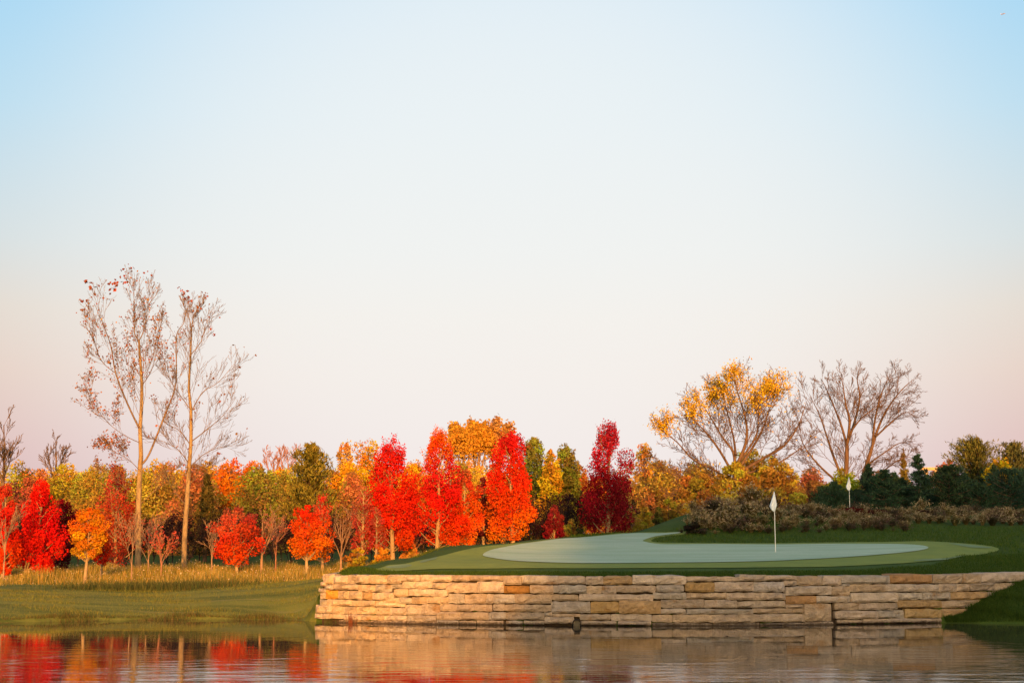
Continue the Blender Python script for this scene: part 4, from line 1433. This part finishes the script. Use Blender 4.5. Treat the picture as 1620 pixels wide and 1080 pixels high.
# shrubs at the far edge of the green and along the thicket foot
SH = [
 ('golden olive shrub just right of the maroon maple', 1000, 73, 806, 14, [(0, OLIVE), (1, (.36, .27, .05))], 1300),
 ('yellow-green shrub second from the maroon maple on its right', 1020, 75, 800, 15, [(0, OLIVE), (1, (.38, .3, .04))], 1300),
 ('yellow-green taller shrub below the low willow limb', 1058, 78, 786, 20, [(0, (.16, .14, .03)), (1, (.34, .27, .04))], 1800),
 ('small dark olive shrub between yellow-green shrubs', 1042, 77, 803, 11, [(0, (.04, .05, .02)), (1, (.12, .11, .03))], 900),
 ('gold shrub left of the planted mound', 1090, 80, 790, 20, [(0, OLIVE), (1, (.42, .28, .04))], 1800),
 ('olive shrub behind the left end of the planted mound', 1110, 83, 742, 34, [(0, (.3, .2, .05)), (1, (.42, .28, .05))], 4200),
 ('tan-gold brush before the willow trunk, behind the crest of the mound', 1165, 83, 730, 42, [(0, (.34, .2, .06)), (.5, (.40, .28, .05)), (1, (.40, .30, .05))], 5200),
 ('tan shrub right of the willow trunk behind the crest of the planted mound', 1228, 83, 728, 42, [(0, (.34, .2, .06)), (.5, (.42, .29, .05)), (1, (.38, .28, .05))], 5200),
 ('tan-orange shrub right of the near flag behind the mound', 1282, 85, 748, 32, [(0, BROWN), (1, (.42, .2, .09))], 2200),
 ('small olive bush at the foot of the green trees', 905, 72, 822, 16, [(0, OLIVE), (1, (.34, .26, .05))], 1200),
 ('small dark green bush next to the maroon maple foot', 918, 70, 832, 8, [(0, DGREEN), (1, (.06, .07, .03))], 600),
 ('olive bush between the third red maple and the maroon shrub', 852, 70, 822, 15, [(0, OLIVE), (1, (.36, .25, .05))], 1200),
 ('golden bush left of the first red maple trunk', 605, 54, 862, 16, [(0, GOLD), (1, (.5, .26, .03))], 1200),
 ('golden bush under the crowns of first and middle red maples', 650, 59, 858, 20, [(0, (.4, .18, .05)), (1, (.55, .22, .04))], 1200),
 ('tall goldenrod-coloured bush by the wall corner', 566, 54, 868, 22, [(0, OLIVE), (1, (.46, .26, .03))], 1500),
]
for i, (lb, px, d, top, half, pal, n) in enumerate(SH):
    bx_ = xat(px, d)
    zb = gz(bx_, d)
    bot = 860 - (zb + .05 - CAMZ) / d * F
    leafy_tree('shrub', lb, px, d, top, bot, half, pal, n, .14 * d / 70, 700 + i, 'shrub', cat='shrub', bark=B_BROWN, clumps=22)

# bare brush filling the wood's edge: many look-alikes
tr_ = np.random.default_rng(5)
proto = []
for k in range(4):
    o = bare_young('thicket_brush', 'bare brush under the trees, its colour darkened for the deep shade of the thicket', 300, 70, 800, 34, 800 + k, B_SHADE, [(.035, .012, .016), (.06, .022, .014), (.03, .02, .015), (.045, .012, .02)][k], .8, stems=9, cat='brush', group='bare brush in the thicket', tr=.03, low=.06)  # leaf colours also darkened, in place of shade inside the thicket
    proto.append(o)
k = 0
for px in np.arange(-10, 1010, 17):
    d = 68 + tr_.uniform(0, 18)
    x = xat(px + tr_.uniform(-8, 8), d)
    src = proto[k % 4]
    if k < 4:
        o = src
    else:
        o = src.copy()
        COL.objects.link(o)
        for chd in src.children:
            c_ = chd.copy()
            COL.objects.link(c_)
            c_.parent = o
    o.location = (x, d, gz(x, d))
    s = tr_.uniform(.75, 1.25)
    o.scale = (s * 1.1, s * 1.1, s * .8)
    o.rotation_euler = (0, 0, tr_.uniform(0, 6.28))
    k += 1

# ---- soft mass of middle-distance woodland trees between the named ones
MP = [[(0, (.42, .22, .05)), (1, (.60, .34, .04))], [(0, (.38, .24, .04)), (1, (.42, .33, .05))], [(0, (.50, .20, .04)), (1, (.68, .28, .03))], [(0, (.36, .16, .06)), (1, (.52, .22, .08))],
      [(0, (.42, .27, .05)), (1, (.58, .38, .05))], [(0, (.28, .23, .05)), (1, (.34, .30, .05))]]
mproto = []
for k_ in range(6):
    o = leafy_tree('woodland_tree', ['golden-brown', 'olive-gold', 'bright orange-gold', 'russet', 'straw-yellow', 'dull olive'][k_] + ' woodland tree in the soft mass behind the maples', 300, 100, 755, 872, 34, MP[k_], 6500, .16, 850 + k_, ['round', 'shrub'][k_ % 2], bark=B_BROWN, clumps=60, spread=1.1, group='woodland trees behind the maples')
    mproto.append(o)
k = 0
for px in np.arange(-12, 1330, 27):
    d = 92 + tr_.uniform(0, 26)
    x = xat(px + tr_.uniform(-10, 10), d)
    src = mproto[k % 6] if k < 6 else mproto[int(tr_.integers(0, 6))]
    if k < 6:
        o = src
    else:
        o = src.copy()
        COL.objects.link(o)
        for chd in src.children:
            c_ = chd.copy()
            COL.objects.link(c_)
            c_.parent = o
    z_ = gz(x, d)
    o.location = (x, d, z_)
    want = at(px, (tr_.uniform(734, 756) if px < 900 else tr_.uniform(740, 770)) + (10 if px > 1280 else 0), d)[2] - z_
    have = at(300, 755, 100)[2] - gz(xat(300, 100), 100)
    s = want / have
    o.scale = (max(.8, s) * tr_.uniform(.95, 1.3), s, s)
    o.rotation_euler = (0, 0, tr_.uniform(0, 6.28))
    k += 1

# ---- far wood that closes the view: one mass
r = np.random.default_rng(91)
rng = r
nf = 120000
xx = r.uniform(-110, 120, nf)
dd = r.uniform(128, 150, nf)
topz = 7.9 + .8 * np.sin(xx * .13) + .6 * np.sin(xx * .41 + 1) + .5 * np.sin(xx * .93 + 2)
topz = np.where(xx > 18, topz * .9, topz)
zz = 1.5 + (topz - 1.5) * r.uniform(0, 1, nf) ** .45
hue = np.interp(np.sin(xx * .21 + dd * .3) + r.normal(size=nf) * .35, [-1.2, -.4, .4, 1.2], [0, 1, 2, 3])
pc = np.array([(.42, .26, .05), (.56, .32, .05), (.50, .20, .05), (.34, .25, .05)])
cols = np.stack([np.interp(hue, [0, 1, 2, 3], pc[:, i]) for i in range(3)], 1)
lv = Leaves()
lv.add(np.stack([xx, dd, zz], 1), r.uniform(.2, .36, nf), jitter_cols(cols, nf, .25, .1))
tag(link('distant_wood', lv.mesh('distant_wood', M_LEAF)), 'distant brown and gold wood closing the view behind the trees', 'woods', kind='stuff')

# ---- unseen wood added behind the photographer, shaped to shade the right of the scene
nf = 30000
xx = r.uniform(6, 95, nf)
dd = r.uniform(-96, -86, nf)
# (x, y, height) in the scene up to which the shade reaches; each gives the height the wood needs there
reach = []
for (qx, qy, qz) in [(-4.5, 41, -2.5), (-2.2, 41, -1.0), (0.2, 41, .5), (2.6, 41, 1.6), (4.6, 66, 4.6), (9, 62, 5.2), (13.2, 86, 4.6), (20, 79, 6.0), (29, 79, 6.6), (60, 79, 7)]:
    k_ = (qy + 91) / math.cos(SUN_AZ)
    reach.append((qx + (qy + 91) * math.tan(SUN_AZ), qz + k_ * math.tan(SUN_EL)))
reach = np.array(reach)
top_ = np.interp(xx, reach[:, 0], reach[:, 1]) + r.normal(size=nf) * .55
base_ = np.interp(-dd, [80, 100], [5, 5.4])
zz = base_ + (top_ - base_) * r.uniform(0, 1, nf)
lv = Leaves()
lv.add(np.stack([xx, dd, zz], 1), r.uniform(1.2, 2.0, nf), jitter_cols((.10, .09, .03), nf, .3, .15))
tag(link('added_shade_wood', lv.mesh('added_shade_wood', M_LEAF)), 'unseen wood added behind the viewpoint to shade the green', 'woods', kind='stuff')

# ------------------------------------------------------------------ grasses
def blade_mesh(name, P, D, w, cols, mat):
    lv_ = Leaves()
    V_, C_ = lv_.blades(P, D, w, cols)
    return mesh_np(name, V_, [np.arange(len(V_)).reshape(-1, 3)], mat, C_)


rng = np.random.default_rng(17)
r = rng
# tall meadow
n = 90000
xx = r.uniform(-28, -2.0, n)
dd = r.uniform(49.5, 68, n) ** 1.0
front = np.interp(xx, [-32, -22, -16, -12, -9, -6.4, -5.2, -3.5, -2], [51.2, 51.3, 51.2, 50.7, 50.2, 50.0, 49.5, 52, 55]) + np.sin(xx * 2.1) * .35 + np.sin(xx * .7) * .5 + np.sin(xx * 5.3) * .2
ok = dd > front + r.uniform(-.9, .8, n)
xx, dd = xx[ok], dd[ok]
n = len(xx)
hgt = r.uniform(.12, .46, n) * (.65 + .5 * (np.sin(xx * 1.3 + dd * .9) * .5 + .5)) * np.interp(dd - front[ok], [0, 2.2], [.28, 1]) * (.75 + .5 * np.sin(xx * .9 + 2) ** 2)
P = np.stack([xx, dd, ground(xx, dd) - .02], 1)
D = np.stack([r.normal(size=n) * .16, r.normal(size=n) * .16, np.ones(n)], 1) * hgt[:, None]
cs = np.array([(.42, .26, .05), (.32, .22, .045), (.20, .18, .04), (.48, .34, .12), (.12, .14, .035)])
cols = jitter_cols(cs[r.integers(0, 5, n)], n, .25, .1)
tag(link('meadow_grass', blade_mesh('meadow_grass', P, D, r.uniform(.012, .03, n), cols, M_GRASS)), 'tall golden meadow grass below the left trees', 'grass', kind='stuff')
# pale seed heads
k = r.integers(0, n, 2600)
hp = P[k] + D[k] * r.uniform(.9, 1.05, (len(k), 1))
lv = Leaves()
lv.add(hp, r.uniform(.04, .09, len(k)), jitter_cols((.55, .42, .28), len(k), .25, .08), aspect=.5)
tag(link('seed_heads', lv.mesh('seed_heads', M_GRASS)), 'pale seed heads scattered over the meadow', 'grass', kind='stuff')

# rough grass: lip of the wall, right bank, slopes
n = 150000
xx = r.uniform(-5.3, 20, n)
dd = wall_y(xx) + .42 + r.uniform(0, 1, n) ** 1.5 * 4.5
hgt = r.uniform(.03, .085, n)
zg = ground(xx, dd)
# keep mown surfaces clear
k1 = dd < wall_y(xx) + np.interp(xx, [-5, -3.5, -2, 0, 6, 10, 13, 15, 20], [1.6, 1.2, 1.25, 1.4, 1.6, 1.6, 2.2, 4.5, 4.5]) + r.normal(size=n) * .08
xx, dd, zg, hgt = xx[k1], dd[k1], zg[k1], hgt[k1]
n2 = 26000
xb = r.uniform(12.5, 19, n2)
yr_ = shore_right(xb)
yb_ = yr_ + (wall_y(xb) - yr_) * r.uniform(0.02, 1.0, n2)
xx, dd = np.concatenate([xx, xb]), np.concatenate([dd, yb_])
zg = np.concatenate([zg, ground(xb, yb_)])
hgt = np.concatenate([hgt, r.uniform(.04, .12, n2) * (1 + .8 * (np.sin(xb * 4 + yb_ * 5) > .5))])
n = len(xx)
P = np.stack([xx, dd, zg - .01], 1)
D = np.stack([r.normal(size=n) * .3, r.normal(size=n) * .3, np.ones(n)], 1) * hgt[:, None]
cols = jitter_cols(np.array([(.046, .085, .014), (.065, .105, .018), (.032, .062, .012)])[r.integers(0, 3, n)], n, .25, .1)
tag(link('rough_grass', blade_mesh('rough_grass', P, D, .012, cols, M_GRASS)), 'deep green rough grass along the top of the wall and right bank', 'grass', kind='stuff')
n = 90000
xx = r.uniform(2.5, 23, n)
dd = r.uniform(46, 63, n)
pxs = 810 + xx / dd * F / .99
far_edge = np.interp(xx, [2.5, 5, 8, 11, 13.5, 15.5, 17, 23], [61, 57.0, 56.2, 56.0, 55.5, 53, 49, 47])
ok = ~in_poly(POLY['collar'], xx + r.normal(size=n) * .05, dd + r.normal(size=n) * .08) & ~in_poly(POLY['putting_green'], xx, dd)
xx, dd = xx[ok], dd[ok]
n = len(xx)
P = np.stack([xx, dd, ground(xx, dd) - .01], 1)
D = np.stack([r.normal(size=n) * .3, r.normal(size=n) * .3, np.ones(n)], 1) * r.uniform(.03, .10, (n, 1)) * (1 + .6 * np.sin(xx * 1.9 + dd * 1.3) ** 2)[:, None]
cols = jitter_cols(np.array([(.056, .10, .016), (.085, .125, .022), (.038, .075, .014)])[r.integers(0, 3, n)], n, .3, .12)
tag(link('slope_grass', blade_mesh('slope_grass', P, D, .016, cols, M_GRASS)), 'dark green rough grass rising from the green to the planted mound', 'grass', kind='stuff')
n = 16000
xx = r.uniform(-5.6, 0, n)
dd = np.interp(xx, [-5.6, -4.6, -3, -1.3, 0], [45, 47.5, 52, 56, 60]) + r.normal(size=n) * .8
P = np.stack([xx, dd, ground(xx, dd) - .01], 1)
ok = ~in_poly(POLY['collar'], xx, dd)
P, xx, dd = P[ok], xx[ok], dd[ok]
n = len(xx)
D = np.stack([r.normal(size=n) * .3, r.normal(size=n) * .3, np.ones(n)], 1) * r.uniform(.03, .12, (n, 1))
cols = jitter_cols(np.array([(.07, .10, .018), (.11, .125, .025), (.05, .075, .014)])[r.integers(0, 3, n)], n, .3, .12)
tag(link('shoulder_grass', blade_mesh('shoulder_grass', P, D, .014, cols, M_GRASS)), 'rough grass on the left shoulder of the green', 'grass', kind='stuff')
# lawn blades and taller tufts at the meadow's edge and by the water
n = 60000
xx = r.uniform(-20, -5.9, n)
dd = shore_y(xx) + .1 + r.uniform(0, 1, n) * 8
ok = dd < 51
xx, dd = xx[ok], dd[ok]
n = len(xx)
P = np.stack([xx, dd, ground(xx, dd) + .01], 1)
D = np.stack([r.normal(size=n) * .35, r.normal(size=n) * .35, np.ones(n)], 1) * r.uniform(.02, .07, (n, 1)) * (1 + .9 * (np.sin(xx * 1.1 + dd * 2.6) * np.sin(dd * 1.7 - xx * .4) > .25))[:, None]
cols = jitter_cols(np.array([(.19, .185, .036), (.235, .205, .045), (.125, .145, .03)])[r.integers(0, 3, n)], n, .25, .1)
tag(link('lawn_grass', blade_mesh('lawn_grass', P, D, .012, cols, M_GRASS)), 'short lawn grass sloping to the water on the left', 'grass', kind='stuff')
n = 9000
ctr = r.uniform(0, 1, n)
xx = np.where(ctr < .6, r.normal(-12.6, 1.6, n), r.normal(-19.0, .9, n))
dd = np.where(ctr < .6, 50.4 + r.normal(size=n) * .35, 45 + r.normal(size=n) * 1.2)
P = np.stack([xx, dd, ground(xx, dd) - .01], 1)
D = np.stack([r.normal(size=n) * .25, r.normal(size=n) * .25, np.ones(n)], 1) * r.uniform(.15, .42, (n, 1))
cols = jitter_cols(np.array([(.06, .085, .03), (.09, .10, .035), (.13, .12, .04)])[r.integers(0, 3, n)], n, .25, .1)
tag(link('edge_tufts', blade_mesh('edge_tufts', P, D, .022, cols, M_GRASS)), 'dark green uncut tufts at the edge of the lawn', 'grass', kind='stuff')

n = 9000
xx = r.uniform(-21, -6.0, n)
dd = shore_y(xx) + r.normal(size=n) * .16 + np.sin(xx * 3.1) * .12 + np.sin(xx * 1.3) * .12
P = np.stack([xx, dd, np.maximum(ground(xx, dd), -.04)], 1)
D = np.stack([r.normal(size=n) * .35, r.normal(size=n) * .35 - .15, np.ones(n)], 1) * (r.uniform(.03, .13, (n, 1)) * (1 + .7 * np.sin(xx * 2.3)[:, None]) + .02)
cols = jitter_cols(np.array([(.10, .11, .03), (.16, .14, .05), (.06, .08, .025), (.14, .09, .04)])[r.integers(0, 4, n)], n, .25, .1)
tag(link('shore_grass', blade_mesh('shore_grass', P, D, .016, cols, M_GRASS)), 'ragged grass fringe along the left waterline', 'grass', kind='stuff')

# reeds in the water before the wall
for (px, h, nb, lb, cc) in [(522.5, .22, 26, 'small green reed tuft in the water by the wall corner', (.08, .09, .025)), (557, .42, 40, 'reddish dry reed tuft in the water before the golden end of the wall', (.20, .07, .035))]:
    x, y = wall_at(px)
    P = np.stack([r.normal(size=nb) * .05, r.normal(size=nb) * .04, np.full(nb, -.1)], 1)
    D = np.stack([r.normal(size=nb) * .14, r.normal(size=nb) * .14, np.ones(nb)], 1) * (r.uniform(.5, 1, (nb, 1)) * h + .1)
    o = link('reed_tuft', blade_mesh('reed_tuft', P, D, .016, jitter_cols(cc, nb, .25, .1), M_GRASS), None, (x, y - .22, 0))
    tag(o, lb, 'reeds')

# ornamental grasses and low shrubs on the mound
def fountain_grass(seed, cs, ch):
    r_ = np.random.default_rng(seed)
    nb = 420
    a = r_.uniform(0, 6.283, nb)
    tilt = r_.uniform(.03, .8, nb)
    h = r_.uniform(.45, 1.25, nb)
    P = np.stack([np.cos(a) * .12 * tilt, np.sin(a) * .12 * tilt, np.full(nb, -.03)], 1)
    mid = P + np.stack([np.cos(a) * tilt * .35, np.sin(a) * tilt * .35, np.full(nb, .62)], 1) * h[:, None]
    end = mid + np.stack([np.cos(a) * tilt * .6, np.sin(a) * tilt * .6, .32 - tilt * .45], 1) * h[:, None]
    s = np.stack([-np.sin(a), np.cos(a), np.zeros(nb)], 1) * .009
    V_ = np.stack([P - s, P + s, mid + s, mid - s, end], 1)
    cc = jitter_cols(np.array(cs)[r_.integers(0, len(cs), nb)], nb, .25, .1)
    base = np.arange(nb)[:, None] * 5
    q = base + np.array([0, 1, 2, 3])
    t = base + np.array([3, 2, 4])
    heads = r_.integers(0, nb, 260)
    hp_ = end[heads] + r_.normal(size=(260, 3)) * .045
    d_ = r_.normal(size=(260, 3)) + np.array((0, 0, 1.0))
    d_ /= np.linalg.norm(d_, axis=1)[:, None]
    s_ = np.cross(d_, r_.normal(size=(260, 3)))
    s_ /= np.linalg.norm(s_, axis=1)[:, None]
    L = r_.uniform(.04, .10, (260, 1))
    hv = np.stack([hp_ - d_ * L, hp_ + s_ * L * .3, hp_ + d_ * L, hp_ - s_ * L * .3], 1).reshape(-1, 3)
    hc = jitter_cols(np.array(ch), 260, .25, .08)
    VV = np.concatenate([V_.reshape(-1, 3), hv])
    hq = np.arange(260 * 4).reshape(-1, 4) + nb * 5
    return mesh_np('ornamental_grass', VV, [np.concatenate([q, hq]), t], M_GRASS, np.concatenate([np.repeat(cc, 5, 0), np.repeat(hc, 4, 0)]))


FGM = [fountain_grass(1, [(.27, .195, .085), (.14, .115, .045)], (.40, .30, .165)), fountain_grass(2, [(.21, .165, .07), (.10, .09, .035)], (.42, .31, .175)), fountain_grass(3, [(.15, .135, .05), (.085, .085, .03)], (.30, .23, .115)),
       fountain_grass(4, [(.09, .08, .045), (.06, .06, .03)], (.14, .09, .07))]
r = np.random.default_rng(23)
cnt = 0
for row, (d0, lo, hi_, stp) in enumerate([(60.2, 1085, 1440, 15), (61.6, 1078, 1640, 15), (63.2, 1085, 1640, 16), (65, 1095, 1640, 16), (66.8, 1100, 1640, 18)]):
    for px in np.arange(lo, hi_, stp):
        px_ = px + r.uniform(-5, 5)
        d = d0 + r.uniform(-.6, .6) + (1.6 if px_ > 1440 else 0) + max(0, (px_ - 1300) / 320) * 1.2
        x = xat(px_, d)
        kind_ = 3 if r.uniform() < (.85 if row == 0 else .28) else int(r.integers(0, 3))
        o = link('ornamental_grass', FGM[kind_], None, (x, d, gz(x, d)))
        s = .76 * r.uniform(.35, 1.0) * (.7 if row == 0 else 1) * (1.0 if px_ < 1250 else .72) * (1.2 if row >= 3 and px_ < 1210 else 1)
        s *= float(np.interp(px_, [1078, 1150], [.42, 1]))
        o.scale = (s * 1.5, s * 1.5, s * r.uniform(.8, 1.1))
        if r.uniform() < .12:
            o.scale = (s * 1.2, s * 1.2, s * 1.35)
        o.rotation_euler = (0, 0, r.uniform(0, 6.28))
        tag(o, 'dry buff ornamental grass clump on the planted mound behind the green', 'grass', 'ornamental grasses on the mound')
        cnt += 1
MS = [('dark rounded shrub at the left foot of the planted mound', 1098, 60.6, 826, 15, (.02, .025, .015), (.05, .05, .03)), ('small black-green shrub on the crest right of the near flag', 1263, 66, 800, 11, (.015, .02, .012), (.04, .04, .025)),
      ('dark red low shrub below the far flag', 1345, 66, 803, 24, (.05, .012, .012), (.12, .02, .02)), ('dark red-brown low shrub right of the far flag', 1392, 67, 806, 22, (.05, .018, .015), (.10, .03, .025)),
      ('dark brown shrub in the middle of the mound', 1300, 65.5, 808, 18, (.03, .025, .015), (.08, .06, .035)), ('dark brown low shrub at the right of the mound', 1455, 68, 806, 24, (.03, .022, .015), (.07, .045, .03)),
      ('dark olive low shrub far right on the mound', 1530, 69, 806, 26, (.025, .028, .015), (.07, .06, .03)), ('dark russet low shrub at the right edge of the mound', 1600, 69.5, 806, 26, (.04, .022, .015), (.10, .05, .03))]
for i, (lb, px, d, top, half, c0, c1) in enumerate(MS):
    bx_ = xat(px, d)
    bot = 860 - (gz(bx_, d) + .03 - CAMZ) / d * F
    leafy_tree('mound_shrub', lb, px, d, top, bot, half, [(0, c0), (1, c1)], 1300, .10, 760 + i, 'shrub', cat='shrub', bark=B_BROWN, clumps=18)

# ------------------------------------------------------------------ far timber frame at right and an aeroplane
m, nt, p = newmat('timber')
tc = N(nt, 'ShaderNodeTexCoord')
c, n1 = noise_mix(nt, p, (.42, .27, .13), (.32, .2, .09), 6, vec=tc.outputs['Object'])
nt.links.new(c, p.inputs['Base Color'])


def box_mesh(name, lo, hi_, mat):
    (x0, y0, z0), (x1, y1, z1) = lo, hi_
    me_ = bpy.data.meshes.new(name)
    me_.from_pydata([(x0, y0, z0), (x1, y0, z0), (x1, y1, z0), (x0, y1, z0), (x0, y0, z1), (x1, y0, z1), (x1, y1, z1), (x0, y1, z1)], [],
                    [(0, 3, 2, 1), (4, 5, 6, 7), (0, 1, 5, 4), (1, 2, 6, 5), (2, 3, 7, 6), (3, 0, 4, 7)])
    me_.materials.append(mat)
    return me_


d = 118
x = xat(1469, d)
zb = gz(x, d)
zt = at(1469, 739, d)[2]
tf = empty('timber_frame', (x, d, zb))
tag(tf, 'sunlit wooden post-and-beam frame rising above the dark spruces', 'timber frame')
h = zt - zb
W2 = 16 / ppm(d)
for xo in (0, W2):
    link('post', box_mesh('post', (xo - .15, -.15, -.2), (xo + .15, .15, h - .26), m), tf)
link('beam', box_mesh('beam', (-.5, -.18, h - .25), (W2 + .5, .18, h), m), tf)
br = Tubes()
br.add([(0.15, 0, h - 1.2), (.9, 0, h - .28)], [.09, .09], 4)
link('brace', br.mesh('brace', m), tf)

m, nt, p = newmat('aircraft_skin')
p.inputs['Base Color'].default_value = (.30, .24, .28, 1)
p.inputs['Roughness'].default_value = .4
pl = at(1587, 22.5, 6000)
pe = empty('aeroplane', tuple(pl))
tag(pe, 'tiny distant aeroplane high in the upper right of the sky', 'aeroplane')
t = Tubes()
t.add([(-10, 0, -2.6), (-8, 0, -2.2), (0, 0, 0), (8, 0, 2), (10, 0, 2.4)], [.3, 1.5, 1.8, 1.6, .3], 8)
link('fuselage', t.mesh('fuselage', m), pe)
for sgn in (-1, 1):
    me = bpy.data.meshes.new('wing')
    me.from_pydata([(2, 0, .4), (-2, 0, -.6), (-5, sgn * 12, -.8), (-3.5, sgn * 12, -.3), (2, 0, 0.0), (-2, 0, -1), (-5, sgn * 12, -1), (-3.5, sgn * 12, -.5)], [],
                   [(0, 1, 2, 3), (7, 6, 5, 4), (0, 3, 7, 4), (1, 5, 6, 2), (2, 6, 7, 3), (0, 4, 5, 1)])
    me.materials.append(m)
    link('wing', me, pe)
me = bpy.data.meshes.new('tail_fin')
me.from_pydata([(-7, -.15, -1.5), (-10, -.15, -2.2), (-11, -.15, 2.2), (-9.4, -.15, 2.4), (-7, .15, -1.5), (-10, .15, -2.2), (-11, .15, 2.2), (-9.4, .15, 2.4)], [],
               [(0, 1, 2, 3), (7, 6, 5, 4), (0, 3, 7, 4), (1, 5, 6, 2), (2, 6, 7, 3), (0, 4, 5, 1)])
me.materials.append(m)
link('tail_fin', me, pe)
